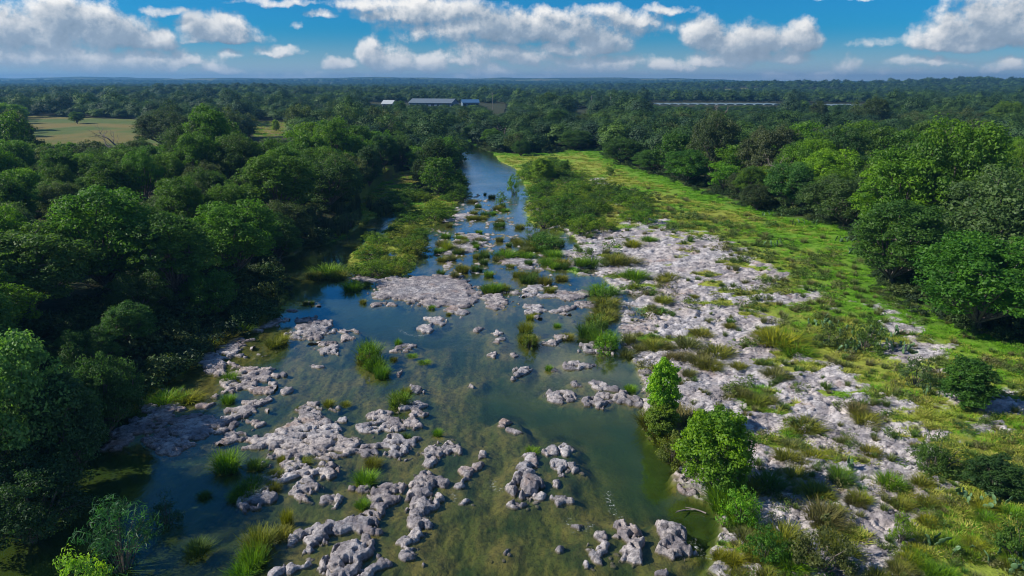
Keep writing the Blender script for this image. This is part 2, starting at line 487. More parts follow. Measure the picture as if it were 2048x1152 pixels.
crops(200, 560, 3.389,
      (.3, [(1310, 360), (1360, 300), (1370, 265), (1440, 262), (1525, 290), (1590, 330), (1525, 380), (1500, 420), (1400, 400)]),
      (.3, [(640, 600), (720, 500), (800, 490), (880, 540), (890, 600), (870, 650), (800, 640), (740, 625)]),
      (.3, [(840, 720), (880, 690), (960, 620), (1040, 610), (1140, 620), (1210, 660), (1150, 690), (1080, 690), (1110, 740), (1060, 780), (980, 770), (1000, 740), (930, 750), (860, 760)]),
      (.35, [(470, 990), (520, 920), (640, 890), (680, 930), (740, 920), (800, 950), (900, 960), (950, 990), (860, 1010), (780, 1030), (700, 1080), (600, 1130), (480, 1175), (400, 1160), (300, 1130), (290, 1060), (400, 1050), (480, 1040)]),
      (.18, [(100, 1060), (200, 980), (300, 860), (500, 850), (530, 890), (460, 960), (430, 1030), (280, 1050), (150, 1152), (30, 1120)]),
      (.28, [(880, 890), (960, 850), (1010, 815), (1090, 860), (1090, 890), (1020, 930), (930, 950), (900, 930)]),
      (.35, [(1220, 770), (1260, 740), (1320, 730), (1300, 760), (1240, 790)]),
      (.22, [(1100, 820), (1150, 795), (1160, 815), (1110, 840)]),
      (.22, [(870, 1060), (960, 1030), (1060, 990), (1070, 1000), (980, 1060), (900, 1080), (800, 1090)]),
      (.2, [(980, 270), (1100, 240), (1200, 250), (1220, 300), (1100, 330), (1000, 340)]),
      (.25, [(1260, 215), (1290, 200), (1325, 215), (1300, 230)]),
      (.18, [(1350, 150), (1480, 150), (1480, 170), (1380, 170)]),
      (.2, [(820, 430), (900, 405), (1020, 440), (980, 480), (880, 510), (770, 500)]),
      (.2, [(250, 800), (350, 760), (450, 740), (520, 760), (440, 785), (360, 812)]),
      (.2, [(660, 860), (700, 840), (760, 845), (740, 875), (690, 880)]),
      (.22, [(1400, 570), (1500, 568), (1505, 590), (1430, 602)]))
crops(600, 520, 3.49,
      (.3, [(500, 250), (560, 200), (540, 170), (570, 145), (700, 120), (850, 110), (1100, 120), (1200, 170), (1230, 190), (1260, 240), (1240, 300), (1170, 320), (1150, 370), (1090, 400), (1040, 370), (990, 330), (830, 320), (850, 290), (700, 285), (560, 270)]),
      (.2, [(350, 130), (400, 100), (520, 115), (550, 140), (450, 165)]),
      (.3, [(1275, 280), (1300, 235), (1440, 250), (1460, 290), (1350, 345), (1280, 320)]),
      (.28, [(1480, 225), (1560, 210), (1700, 180), (1690, 220), (1560, 250)]),
      (.25, [(1550, 310), (1600, 310), (1680, 330), (1660, 400), (1610, 380)]),
      (.2, [(500, 310), (540, 295), (585, 315), (530, 330)]),
      (.2, [(610, 320), (640, 300), (670, 320)]),
      (.25, [(270, 530), (300, 505), (380, 510), (390, 550), (310, 565)]),
      (.28, [(140, 620), (200, 580), (280, 620), (270, 650), (170, 650)]),
      (.25, [(855, 480), (900, 460), (910, 410), (960, 390), (1000, 380), (940, 440), (940, 480), (880, 510)]),
      (.22, [(590, 620), (650, 600), (740, 600), (800, 600), (760, 630), (640, 640)]),
      (.3, [(1215, 492), (1250, 475), (1285, 480), (1240, 502)]),
      (.25, [(1340, 570), (1380, 553), (1420, 570), (1390, 600)]),
      (.28, [(1340, 660), (1370, 640), (1410, 655), (1370, 676)]),
      (.25, [(1470, 660), (1500, 653), (1528, 670), (1490, 676)]),
      (.22, [(1330, 515), (1370, 505), (1400, 520), (1370, 535)]))
crops(1050, 420, 3.388,
      (.4, [(150, 905), (195, 855), (270, 860), (270, 890), (230, 915)]),
      (.25, [(180, 690), (220, 650), (340, 660), (340, 680), (280, 700), (220, 695)]),
      (.25, [(340, 640), (400, 620), (470, 650), (380, 665)]),
      (.25, [(130, 580), (200, 540), (340, 550), (455, 570), (440, 600), (300, 610), (180, 600)]),
      (.55, [(400, 970), (470, 900), (540, 940), (520, 960), (440, 990)]),
      (.25, [(-10, 540), (60, 515), (130, 520), (120, 550), (30, 562)]))
crops(600, 280, 2.6186,
      (.25, [(720, 600), (800, 560), (790, 520), (860, 490), (960, 500), (990, 540), (930, 585), (800, 595)]),
      (.2, [(735, 430), (800, 390), (920, 380), (880, 410), (790, 430)]),
      (.25, [(1030, 630), (1130, 655), (1230, 680), (1200, 620), (1120, 615)]),
      (.2, [(1170, 130), (1240, 125), (1260, 135), (1190, 140)]))
OUTW = []
for pts, h in OUTCROPS:
    P = np.array(wp(pts))
    OUTW.append((P, h))


def flakes(x, y, wob):
    """tilted strata: slabs that rise gently and break off sharply"""
    u = x * .55 + y * .83 + 1.1 * wob + .35 * fbm(x / 1.2, y / 1.2, 3, 701)
    u2 = x * .80 - y * .60 + .9 * wob + .3 * fbm(x / .8, y / .8, 3, 705)
    a = u / .85 - np.floor(u / .85)
    b = u2 / 1.35 - np.floor(u2 / 1.35)
    return (a * (1 - sstep(a, .82, 1.0)) * .6 + b * (1 - sstep(b, .85, 1.0)) * .4).astype(np.float32)


def cracks(x, y):
    a = np.abs(gnoise(x / 1.9 + .5 * gnoise(x / .9, y / .9, 811), y / 1.3, 801))
    b = np.abs(gnoise(x / .9 + .4 * gnoise(x / .5, y / .5, 812), y / .75, 803))
    return np.maximum(1 - sstep(a, .0, .09), .6 * (1 - sstep(b, 0, .10))).astype(np.float32)


def _spread(v, m):
    out = np.full(m.shape, -12.0, np.float32)
    out[m] = v
    return out


def terrain(x, y):
    """height and masks of the ground at world (x, y) arrays"""
    x = np.asarray(x, np.float64); y = np.asarray(y, np.float64)
    n_big = fbm(x / 9, y / 9, 4, 3)
    n_mid = fbm(x / 2.2, y / 2.6, 4, 11)
    near = (y < 330)
    w = np.full(x.shape, -70.0, np.float32)
    w[near] = sdf(x[near], y[near], RIVER, 70.0)
    w = w + n_mid * 0.8 + fbm(x / .7, y / .7, 2, 5) * 0.3
    wfar = -w
    cx = np.interp(-y, -_cy, _cx)
    left = x < cx
    lime = np.full(x.shape, -12.0, np.float32)
    m = (y < 130)
    lime[m] = sdf(x[m], y[m], LIME)
    for P in PATCHES:
        lime = np.maximum(lime, sdf(x, y, P) * 1.0)
    lime = lime + 5 * sstep(w, -3.5, -.5) * (y < 72)
    gm = sdf(x, y, GREENMID)
    lime = np.where(gm > -3, np.minimum(lime, -gm * .7), lime)
    lime = lime + fbm(x / 3.0, y / 2.2, 5, 41, gain=.62) * 4.4
    lime = lime - 9 * sstep(fbm(x / 4.6, y / 2.9, 4, 831), .17, .33) * (1 - sstep(lime, 9, 13))
    rock = sstep(lime, -0.5, 0.4) * (~left)
    # riverbed
    flow = fbm(x / 1.0 + y * .03, y / 9, 4, 21)
    rub = fbm(x / 1.1, y / 1.7, 5, 33, gain=.58)
    deep = -0.46 + 0.14 * n_big + 0.12 * flow
    bed = deep.copy()
    for P, h in SHOALS:
        s = sstep(sdf(x, y, P) + n_mid * 1.5, -2.5, 2.0)
        bed = bed * (1 - s) + s * (h + 0.22 * rub + 0.12 * flow)
    for P, h in POOLS:
        s = sstep(sdf(x, y, P) + n_mid * 2.2 + n_big * 3, -4.0, 3.5)
        bed = bed * (1 - s) + s * (h + 0.05 * rub)
    for P, h in OUTW:
        d = sdf(x, y, P)
        k = d > -1.7
        if k.any():
            s = sstep(d[k] + .4 * n_mid[k], -1.1, -0.1)
            bed[k] = np.maximum(bed[k], bed[k] * (1 - s) + s * (-0.07 + .10 * rub[k]))
    # banks
    hl = 0.12 + 1.7 * sstep(wfar, 0, 9) + 1.3 * sstep(wfar, 6, 30) + 0.35 * n_big * sstep(wfar, 1, 8)
    rough = fbm(x / 1.3, y / 1.0, 5, 51, gain=.6)
    rid = fbm(x / .9 + .3 * n_mid, y / .55, 4, 61, gain=.6, ridged=True)
    crisp = fbm(x / .42 + .5 * rough, y / .30, 3, 65, gain=.6, ridged=True)
    pits = sstep(fbm(x / .8, y / .7, 3, 67), .18, .36)
    step = np.round((n_mid * 2 + rough) * 3) / 3
    flk = flakes(x, y, n_mid)
    hr = 0.07 + 0.10 * sstep(wfar, 0, 5) + 0.50 * sstep(wfar, 3, 24) + 0.9 * sstep(wfar, 20, 60) + 0.14 * n_big + 0.05 * n_mid
    hr = hr + rock * (0.13 * rough + 0.05 * rid + .05 * crisp - .16 * pits - 0.05 + 0.08 * step + .17 * flk - .13 * cracks(x, y))
    hr = hr - .34 * sstep(fbm(x / 3.2, y / 2.4, 3, 821), .12, .30) * sstep(w, -10, -6) * sstep(y, 48, 60) * (1 - sstep(y, 100, 125))
    hr = hr + (1 - rock) * 0.06 * rough
    land = np.where(left, hl, hr)
    edge = sstep(w, -0.35, 0.45)
    z = land * (1 - edge) + bed * edge
    # open country
    f = sstep(y, 300, 900)
    roll = fbm(x / 520, y / 380, 3, 71) * 7 * f
    z = z + roll * (1 - sstep(y, 2500, 4000)) - 0.5 * f
    ridge = 19 * np.exp(-((y - 1500) / 330) ** 2) * sstep(x, 120, 760) * (0.8 + .3 * fbm(x / 260, y / 300, 3, 5))
    left_ridge = 5 * np.exp(-((y - 880) / 200) ** 2) * sstep(-x, 30, 300)
    hills = (34 + 34 * fbm(x / 1100, y / 1500, 4, 91)) * sstep(y, 2300, 4600)
    hills = hills * (1 - 0.45 * sstep(x, 500, 1900)) * (1 - .8 * sstep(y, 5000, 6300))
    z = z + ridge + left_ridge + hills
    lw = sdf(x[near], y[near], LEFTWOOD); rw = sdf(x[near], y[near], RIGHTWOOD, 25.0)
    wood = np.ones(x.shape, np.float32)
    wood[near] = sstep(np.maximum(lw, rw) + 2 * n_mid[near], -4, 3)
    clear = np.zeros(x.shape, np.float32)
    for P in (FIELD1, FIELD2, GRASSCLEAR):
        clear = np.maximum(clear, sstep(sdf(x, y, P), -1, 2))
    wood = wood * (1 - clear)
    farf = sstep(fbm(x / 300, y / 200, 3, 97), .20, .30) * sstep(y, 900, 1300)
    clear = np.maximum(clear, farf)
    wood = wood * (1 - clear)
    inriver = edge
    return dict(z=z.astype(np.float32), w=w, rock=(rock * (1 - edge)).astype(np.float32), wood=wood, clear=clear,
                river=inriver.astype(np.float32), left=left, dry=np.clip((0.72 + 1.3 * fbm(x / 14, y / 11, 4, 101)) * sstep(-np.where(near, _spread(rw, near), -30.), -1, 11) + .05, 0, 1).astype(np.float32), lime=lime.astype(np.float32))


def tz(x, y):
    return float(terrain(np.array([x]), np.array([y]))['z'][0])


def at(px, py):
    """the point of the ground seen through pixel (px, py)"""
    z = 0.3
    for _ in range(7):
        x, y = gp(px, py, z)
        z = 0.5 * z + 0.5 * max(tz(x, y), 0.0)
    return x, y, max(tz(x, y), -0.12)


# ------------------------------------------------------------------ object helpers
COL = scene.collection


def new_mesh(name, verts, faces, mats=(), attrs=None, smooth=False):
    me = bpy.data.meshes.new(name)
    verts = np.asarray(verts, np.float32)
    if isinstance(faces, np.ndarray):
        nf, k = faces.shape
        me.vertices.add(len(verts)); me.vertices.foreach_set('co', verts.ravel())
        me.loops.add(nf * k); me.loops.foreach_set('vertex_index', faces.astype(np.int32).ravel())
        me.polygons.add(nf)
        me.polygons.foreach_set('loop_start', np.arange(0, nf * k, k, dtype=np.int32))
        me.polygons.foreach_set('loop_total', np.full(nf, k, np.int32))
        me.update(calc_edges=True)
    else:
        me.from_pydata([tuple(map(float, v)) for v in verts], [], faces)
    for m in mats:
        me.materials.append(m)
    for k, v in (attrs or {}).items():
        a = me.attributes.new(k, 'FLOAT', 'POINT')
        a.data.foreach_set('value', np.asarray(v, np.float32).ravel())
    if smooth:
        me.polygons.foreach_set('use_smooth', np.ones(len(me.polygons), bool))
    me.update()
    return me


def link(name, me, parent=None, loc=(0, 0, 0), rot=0.0, scale=(1, 1, 1)):
    o = bpy.data.objects.new(name, me)
    o.location = loc
    o.rotation_euler = (0, 0, rot)
    o.scale = scale
    COL.objects.link(o)
    if parent is not None:
        o.parent = parent
    return o


def tag(o, label, cat, group=None):
    o['label'] = label
    o['category'] = cat
    if group:
        o['group'] = group
    return o


def structure(o):
    o['kind'] = 'structure'
    return o


# ------------------------------------------------------------------ materials
def material(name):
    m = bpy.data.materials.new(name)
    m.use_nodes = True
    g = NG(m.node_tree)
    m.node_tree.nodes.clear()
    out = g.node('ShaderNodeOutputMaterial')
    return m, g, out


def principled(g, col, rough=.8, spec=.3, normal=None, metal=0.0):
    p = g.node('ShaderNodeBsdfPrincipled')
    g.put(p.inputs['Base Color'], col)
    g.put(p.inputs['Roughness'], rough)
    g.put(p.inputs['Specular IOR Level'], spec)
    g.put(p.inputs['Metallic'], metal)
    if normal is not None:
        g.put(p.inputs['Normal'], normal)
    return p.outputs[0]


def bump(g, h, strength=.5, dist=.1):
    b = g.node('ShaderNodeBump')
    g.put(b.inputs['Height'], h)
    b.inputs['Strength'].default_value = strength
    b.inputs['Distance'].default_value = dist
    return b.outputs[0]


def rock_colour(g, pos, z, pale):
    """limestone: grey lichened weathering over pale stone, painted crevice shade, wet and algal close to the water"""
    n1 = g.noise(pos, 0.9, 8, .65)
    n2 = g.noise(pos, 5.0, 7, .7)
    n3 = g.noise(pos, 0.23, 3, .5)
    light = g.mix(g.ramp(n3, .35, .65), (.60, .53, .50), (.67, .63, .63))
    grey = g.mix(g.ramp(n3, .35, .65), (.24, .215, .23), (.30, .29, .315))
    c = g.mix(g.m('ADD', g.ramp(n1, .40, .60, -.1, .75), pale, clamp=True), grey, light)
    c = g.mix(g.ramp(n2, .53, .65, 0, .62), c, (.11, .098, .10))
    n4 = g.noise(g.vm('MULTIPLY', pos, (1, 1.6, 1)), 2.1, 6, .7)
    c = g.mix(g.ramp(n4, .54, .64, 0, .6), c, (.17, .15, .155))
    rot = g.node('ShaderNodeMapping')
    g.put(rot.inputs['Vector'], pos)
    rot.inputs['Rotation'].default_value = (0, 0, math.radians(33))
    rot.inputs['Scale'].default_value = (1.0, 3.2, 1.0)
    n5 = g.noise(rot.outputs[0], 1.7, 6, .68)
    c = g.mix(g.ramp(n5, .52, .63, 0, .62), c, (.10, .092, .095))  # dark diagonal streaks: crevice shade painted into the stone colour
    n6 = g.noise(pos, 14.0, 4, .7)
    c = g.mix(g.ramp(n6, .54, .66, 0, .5), c, (.13, .12, .12))
    warm = g.noise(pos, .4, 4, .6)
    c = g.mix(g.ramp(warm, .56, .72, 0, .45), c, (.42, .27, .20))
    wet = g.ramp(z, -0.01, 0.07, 1.0, 0.0)
    c = g.mix(g.m('MULTIPLY', wet, .7), c, (.13, .105, .07))
    return c


def bed_colour(g, pos, z):
    n = g.noise(g.vm('MULTIPLY', pos, (1.0, .35, 1.0)), 1.1, 6, .65)
    c = g.mix(g.ramp(n, .38, .62), (.165, .145, .038), (.095, .11, .022))
    nl = g.noise(g.vm('MULTIPLY', pos, (1.0, .45, 1.0)), .36, 5, .62)
    c = g.mix(g.ramp(nl, .46, .60), c, (.035, .060, .012))
    n2 = g.noise(pos, 3.5, 6, .7)
    c = g.mix(g.ramp(n2, .46, .66, 0, .65), c, (.03, .036, .012))
    c = g.mix(g.ramp(z, -.35, -.9), c, (.03, .06, .016))  # deeper bed painted dark green, standing in for light absorbed by the water
    return c


M_GROUND, g, out = material('ground_cover_and_limestone')
geo = g.node('ShaderNodeNewGeometry')
pos = geo.outputs['Position']
zz = g.sep(pos)[2]
rockc = rock_colour(g, pos, zz, 0.22)
bedc = bed_colour(g, pos, zz)
dry = g.attr('dry'); wood = g.attr('wood'); clear = g.attr('clear'); river = g.attr('river'); rk = g.attr('rock')
gn = g.noise(pos, .9, 7, .65)
grass = g.mix(dry, (.11, .29, .016), (.30, .34, .05))
grass = g.mix(g.ramp(gn, .55, .75, 0, .4), grass, (.24, .22, .08))
grass = g.mix(g.ramp(g.noise(pos, 4.0, 5, .7), .5, .75, 0, .6), grass, (.03, .06, .012))
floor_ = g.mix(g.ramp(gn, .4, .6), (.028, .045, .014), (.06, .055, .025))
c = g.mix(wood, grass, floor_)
farm = g.mix(g.ramp(g.noise(pos, .02, 3, .5), .42, .56), (.19, .155, .045), (.09, .135, .028))
farm = g.mix(g.ramp(gn, .45, .7, 0, .3), farm, (.16, .13, .06))
c = g.mix(clear, c, farm)
c = g.mix(rk, c, rockc)
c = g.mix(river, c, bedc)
# bare stone where the bed stands out of the water
c = g.mix(g.m('MULTIPLY', river, g.ramp(zz, .0, .05)), c, rockc)
# far hills are wooded with paler cleared fields
dist = g.sep(pos)[1]
hn = g.noise(g.vm('MULTIPLY', pos, (1, 1, 0)), .018, 7, .65)
hill = g.mix(g.ramp(hn, .4, .6), (.020, .045, .018), (.055, .085, .03))
c = g.mix(g.m('MULTIPLY', g.ramp(dist, 1500, 2300), g.m('SUBTRACT', 1.0, clear)), c, hill)
fine = g.noise(pos, 6.0, 8, .72)
coarse = g.noise(pos, 1.4, 6, .62)
bh = g.m('ADD', g.m('MULTIPLY', fine, .35), coarse)
far_b = g.ramp(dist, 150, 400, 1, 0)
nb = g.node('ShaderNodeBump')
g.put(nb.inputs['Height'], bh)
g.put(nb.inputs['Strength'], g.m('MULTIPLY', far_b, .85))
nb.inputs['Distance'].default_value = .22
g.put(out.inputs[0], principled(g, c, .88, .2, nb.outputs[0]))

M_ROCK, g, out = material('grey_limestone')
geo = g.node('ShaderNodeNewGeometry')
pos = geo.outputs['Position']
zz = g.sep(pos)[2]
oi = g.node('ShaderNodeObjectInfo')
rc = rock_colour(g, pos, zz, g.m('SUBTRACT', g.m('MULTIPLY', oi.outputs['Random'], .34), .08))
rc = g.mix(g.ramp(zz, 0.0, -.10), rc, bed_colour(g, pos, zz))
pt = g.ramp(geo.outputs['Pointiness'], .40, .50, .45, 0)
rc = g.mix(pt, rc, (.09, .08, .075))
fine = g.noise(pos, 7.0, 8, .72)
coarse = g.noise(g.vm('MULTIPLY', pos, (1, 1, 2.5)), 2.0, 6, .65)
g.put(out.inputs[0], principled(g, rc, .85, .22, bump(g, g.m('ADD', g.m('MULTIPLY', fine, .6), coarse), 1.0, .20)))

M_WATER, g, out = material('green_river_water')
geo = g.node('ShaderNodeNewGeometry')
pos = geo.outputs['Position']
depth = g.attr('depth'); foam = g.attr('foam')
yy = g.sep(pos)[1]
wv = g.noise(g.vm('MULTIPLY', pos, (1.0, .55, 1.0)), 3.2, 5, .6)
wv2 = g.noise(g.vm('MULTIPLY', pos, (1.0, .5, 1.0)), .8, 4, .55)
calm = g.noise(pos, .09, 2, .5)
amp = g.m('ADD', g.ramp(calm, .42, .60, .05, .30), g.ramp(yy, 75, 150, 0, .75))
nb = g.node('ShaderNodeBump')
g.put(nb.inputs['Height'], g.m('ADD', wv, g.m('MULTIPLY', wv2, 1.5)))
g.put(nb.inputs['Strength'], g.m('MULTIPLY', amp, .5))
nb.inputs['Distance'].default_value = .10
cosv = g.m('ABSOLUTE', g.vm('DOT_PRODUCT', nb.outputs[0], geo.outputs['Incoming'], out=1))
fres = g.m('ADD', .02, g.m('MULTIPLY', .98, g.m('POWER', g.m('SUBTRACT', 1.0, cosv, clamp=True), 4.6)), clamp=True)
gl = g.node('ShaderNodeBsdfGlossy')
gl.inputs['Roughness'].default_value = .05
gl.inputs['Color'].default_value = (.92, .97, 1, 1)
g.put(gl.inputs['Normal'], nb.outputs[0])
tr = g.node('ShaderNodeBsdfTransparent')
g.put(tr.inputs['Color'], g.mix(g.ramp(depth, 0, .9), (.97, .97, .88), (.62, .74, .42)))
murk = g.node('ShaderNodeBsdfDiffuse')
silt = g.noise(pos, .22, 4, .55)
g.put(murk.inputs['Color'], g.mix(g.ramp(yy, 34, 85), g.mix(g.ramp(silt, .4, .62), (.042, .080, .016), (.070, .098, .015)), (.055, .095, .070)))
body = g.mixs(g.ramp(depth, .25, .90, .04, .62), tr.outputs[0], murk.outputs[0])
fo = g.node('ShaderNodeBsdfDiffuse')
fo.inputs['Color'].default_value = (.75, .78, .76, 1)
fn = g.noise(g.vm('MULTIPLY', pos, (1, 1, 1)), 6.5, 7, .72)
ff = g.m('MULTIPLY', foam, g.ramp(fn, .53, .66, 0, .8))
w_ = g.mixs(g.m('MULTIPLY', fres, 1.6, clamp=True), body, gl.outputs[0])
w_ = g.mixs(ff, w_, fo.outputs[0])
g.put(out.inputs[0], w_)


def leaf_material(name, trans=.44, rough=.55, spec=.35):
    """leaves take the colour set on their object; every clump and leaf differs a little"""
    m, g, out = material(name)
    oi = g.node('ShaderNodeObjectInfo')
    base = g.mix(1.0, oi.outputs['Color'], (1.25, 1.0, .75), 'MULTIPLY')
    t = g.attr('tint')
    hsv = g.node('ShaderNodeHueSaturation')
    g.put(hsv.inputs['Color'], base)
    g.put(hsv.inputs['Hue'], g.ramp(t, 0, 1, .515, .475, smooth=False))
    g.put(hsv.inputs['Saturation'], g.ramp(t, 0, 1, .92, 1.06, smooth=False))
    g.put(hsv.inputs['Value'], g.ramp(t, 0, 1, .62, 1.45, smooth=False))
    col = hsv.outputs[0]
    p = principled(g, col, rough, spec)
    tl = g.node('ShaderNodeBsdfTranslucent')
    g.put(tl.inputs['Color'], g.mix(1.0, col, (1.25, 1.35, .55), 'MULTIPLY'))
    g.put(out.inputs[0], g.mixs(trans, p, tl.outputs[0]))
    return m


M_LEAF = leaf_material('leaves')
M_BLADE = leaf_material('grass_blades', .25, .6, .25)


def stuff_leaf(name, cols, trans=.25):
    """foliage of massed plants: every plant draws its own green"""
    m, g, out = material(name)
    oi = g.node('ShaderNodeObjectInfo')
    cr = g.node('ShaderNodeValToRGB')
    cr.color_ramp.interpolation = 'LINEAR'
    e = cr.color_ramp.elements
    while len(e) < len(cols):
        e.new(0.5)
    for i, c in enumerate(cols):
        e[i].position = i / (len(cols) - 1)
        e[i].color = c + (1,)
    g.put(cr.inputs[0], oi.outputs['Random'])
    t = g.attr('tint')
    hsv = g.node('ShaderNodeHueSaturation')
    g.put(hsv.inputs['Color'], cr.outputs[0])
    g.put(hsv.inputs['Hue'], g.ramp(t, 0, 1, .51, .48, smooth=False))
    g.put(hsv.inputs['Value'], g.ramp(t, 0, 1, .65, 1.4, smooth=False))
    p = principled(g, hsv.outputs[0], .6, .3)
    tl = g.node('ShaderNodeBsdfTranslucent')
    g.put(tl.inputs['Color'], hsv.outputs[0])
    g.put(out.inputs[0], g.mixs(trans, p, tl.outputs[0]))
    return m


M_FARTREE = stuff_leaf('far_tree_leaves', [(.030, .070, .024), (.055, .125, .024), (.040, .085, .042), (.095, .19, .026), (.032, .075, .032)])
M_UNDER = stuff_leaf('undergrowth_leaves', [(.030, .070, .018), (.050, .11, .020), (.035, .065, .030), (.085, .13, .022)])
M_MEADOW = stuff_leaf('meadow_leaves', [(.12, .34, .014), (.14, .37, .016), (.18, .39, .02)], .3)
M_DRY = stuff_leaf('yellowing_grass_leaves', [(.25, .35, .03), (.32, .37, .05), (.38, .36, .08), (.20, .35, .025)], .3)
M_WEED = stuff_leaf('bank_weed_leaves', [(.08, .16, .025), (.12, .18, .035), (.19, .18, .07), (.07, .19, .02)], .25)

M_BARK, g, out = material('grey_brown_bark')
geo = g.node('ShaderNodeNewGeometry')
bn = g.noise(g.vm('MULTIPLY', geo.outputs['Position'], (6, 6, 1.2)), 1.5, 6, .7)
g.put(out.inputs[0], principled(g, g.mix(g.ramp(bn, .35, .65), (.085, .068, .055), (.23, .20, .175)), .9, .15, bump(g, bn, .6, .05)))
M_DEAD, g, out = material('bleached_dead_wood')
g.put(out.inputs[0], principled(g, (.24, .20, .19), .9, .15))

# ------------------------------------------------------------------ ground: one sheet from under the camera to the horizon
def spaced_rows():
    ys = [17.0]
    while ys[-1] < 6450:
        y = ys[-1]
        if y < 36:
            d = .055
        elif y < 130:
            d = .055 * (y / 36) ** 1.55
        elif y < 300:
            d = .40 * (y / 130) ** 2
        else:
            d = 2.2 * (y / 300) ** 1.55
        ys.append(y + d)
    return np.array(ys)


ROWS = spaced_rows()
NC = 900
S = np.linspace(-1, 1, NC)
S = S * 0.80 + 0.20 * S ** 3
X = S[None, :] * (ROWS[:, None] * 1.0 + 8)
Y = np.repeat(ROWS[:, None], NC, 1)
T = terrain(X.ravel(), Y.ravel())
ZT = T['z'].reshape(X.shape)


def sheet(name, facemask, z, attrs, mat, smooth=True, label=None):
    nr, nc = z.shape
    idx = np.arange(nr * nc).reshape(nr, nc)
    q = np.stack([idx[:-1, :-1], idx[:-1, 1:], idx[1:, 1:], idx[1:, :-1]], -1)[facemask]
    used = np.unique(q)
    remap = np.full(nr * nc, -1, np.int64)
    remap[used] = np.arange(len(used))
    v = np.stack([X.ravel()[used], Y.ravel()[used], z.ravel()[used]], -1) if z.shape == X.shape else None
    me = new_mesh(name, v, remap[q], [mat], {k: a.ravel()[used] for k, a in attrs.items()}, smooth)
    return structure(link(name, me))


def cellmean(a):
    a = a.reshape(X.shape).astype(np.float32)
    return .25 * (a[:-1, :-1] + a[1:, :-1] + a[:-1, 1:] + a[1:, 1:])


cr_ = cellmean(T['river']); ck = cellmean(T['rock']); cw = cellmean(T['wood']); cc = cellmean(T['clear']); cyy = cellmean(Y)
seg = np.full(cr_.shape, 2)                        # meadow
seg[cw > .5] = 3
seg[(cc > .5)] = 4
seg[(cyy > 1500)] = 5
seg[(ck > .45) & (cyy < 400)] = 1
seg[cr_ > .5] = 0
gat = {k: T[k] for k in ('rock', 'wood', 'clear', 'river', 'dry')}
for k, nm in enumerate(('riverbed', 'limestone_bank', 'meadow', 'forest_floor', 'field', 'hills')):
    sheet(nm, seg == k, ZT, gat, M_GROUND)

# water surface
FOAM = [wp(p) for p in ([(800, 660), (818, 670), (840, 672), (858, 666)], [(1035, 978), (1050, 985), (1070, 980)],
                        [(985, 965), (990, 978), (1020, 980)], [(1062, 905), (1070, 915)], [(1215, 985), (1225, 1020), (1245, 1045), (1258, 1050)],
                        [(1135, 1040), (1150, 1060)], [(1168, 1062), (1180, 1050)], [(1385, 1080), (1400, 1110), (1440, 1125)], [(905, 1000), (910, 985)],
                        [(925, 352), (1010, 345)], [(935, 372), (1000, 368)])]


def near_lines(x, y, lines, r):
    best = np.full(x.shape, 1e9)
    for P in lines:
        for (ax, ay), (bx, by) in zip(P[:-1], P[1:]):
            ex, ey = bx - ax, by - ay
            t = np.clip(((x - ax) * ex + (y - ay) * ey) / (ex * ex + ey * ey + 1e-9), 0, 1)
            best = np.minimum(best, np.hypot(x - ax - t * ex, y - ay - t * ey))
    return 1 - sstep(best, 0, r)


wmask = (cellmean(ZT.ravel()) < .12) & (cellmean(T['w']) > -11) & (~((cellmean(T['w']) < -1.6) & (cellmean(T['left'].astype(np.float32)) > .5))) & (cyy < 330)
foam = near_lines(X.ravel(), Y.ravel(), FOAM[:9] + FOAM[11:], .30)
foam = np.maximum(foam, .8 * near_lines(X.ravel(), Y.ravel(), FOAM[9:11], 4.0))
wz = np.zeros_like(ZT)
o = sheet('river_water', wmask, wz, {'depth': np.clip(-ZT.ravel(), 0, 2), 'foam': foam}, M_WATER)

# ------------------------------------------------------------------ labelling by landmarks
LANDMARKS = [((1430, 880), 'the leafy sapling over the water'), ((1315, 780), 'the slim lime-green sapling'), ((1930, 770), 'the lone dark bush'),
             ((990, 575), 'the wide tussock in mid-river'), ((740, 720), 'the big double tussock'), ((445, 920), 'the round bright tussock'),
             ((700, 1090), 'the biggest bottom boulder'), ((850, 980), 'the long rocky ridge'), ((1048, 960), 'the tall upright boulder'),
             ((1265, 1085), 'the reddish hourglass boulder'), ((1345, 1085), 'the pale tilted slab'), ((610, 870), 'the broad grey shoal'),
             ((400, 850), 'the shaded left shoal'), ((850, 590), 'the wide pale shoal'), ((340, 800), 'the low green mound'),
             ((650, 545), 'the grassy islet'), ((780, 500), 'the grassy spit'), ((1090, 490), 'the dome of dense grass'),
             ((1210, 670), 'the side channel clump'), ((880, 320), 'the cone-shaped dark tree'), ((1680, 660), 'the prickly pear patch'),
             ((1500, 620), 'the barest white bedrock'), ((1790, 575), 'the first bare trunk'), ((1925, 630), 'the second bare trunk'),
             ((1640, 1080), 'the olive brush'), ((1980, 920), 'the dark right thicket'), ((230, 1080), 'the feathery willow'),
             ((80, 800), 'the pale corner tree'), ((220, 450), 'the tall forked tree'), ((730, 400), 'the reeds below the oaks'),
             ((180, 262), 'the yellow hay field'), ((540, 262), 'the small green clearing'), ((780, 212), 'the white house'), ((865, 205), 'the long barn'),
             ((1460, 215), 'the dead tree'), ((1080, 340), 'the rounded willow on the gravel'), ((1000, 320), 'the upper river bend'), ((1430, 220), 'the grey oak behind the meadow'),
             ((1650, 330), 'the bright lime-green tree'), ((1990, 400), 'the great grey-green oak'), ((1260, 370), 'the yellow grass slope'),
             ((1890, 250), 'the tallest green tree on the right'), ((450, 360), 'the wood behind the left bank'), ((1440, 720), 'the brown tussock row'),
             ((1700, 900), 'the sandy strip on the right bank'), ((1150, 700), 'the side channel rocks'), ((1200, 800), 'the low rock bar')]
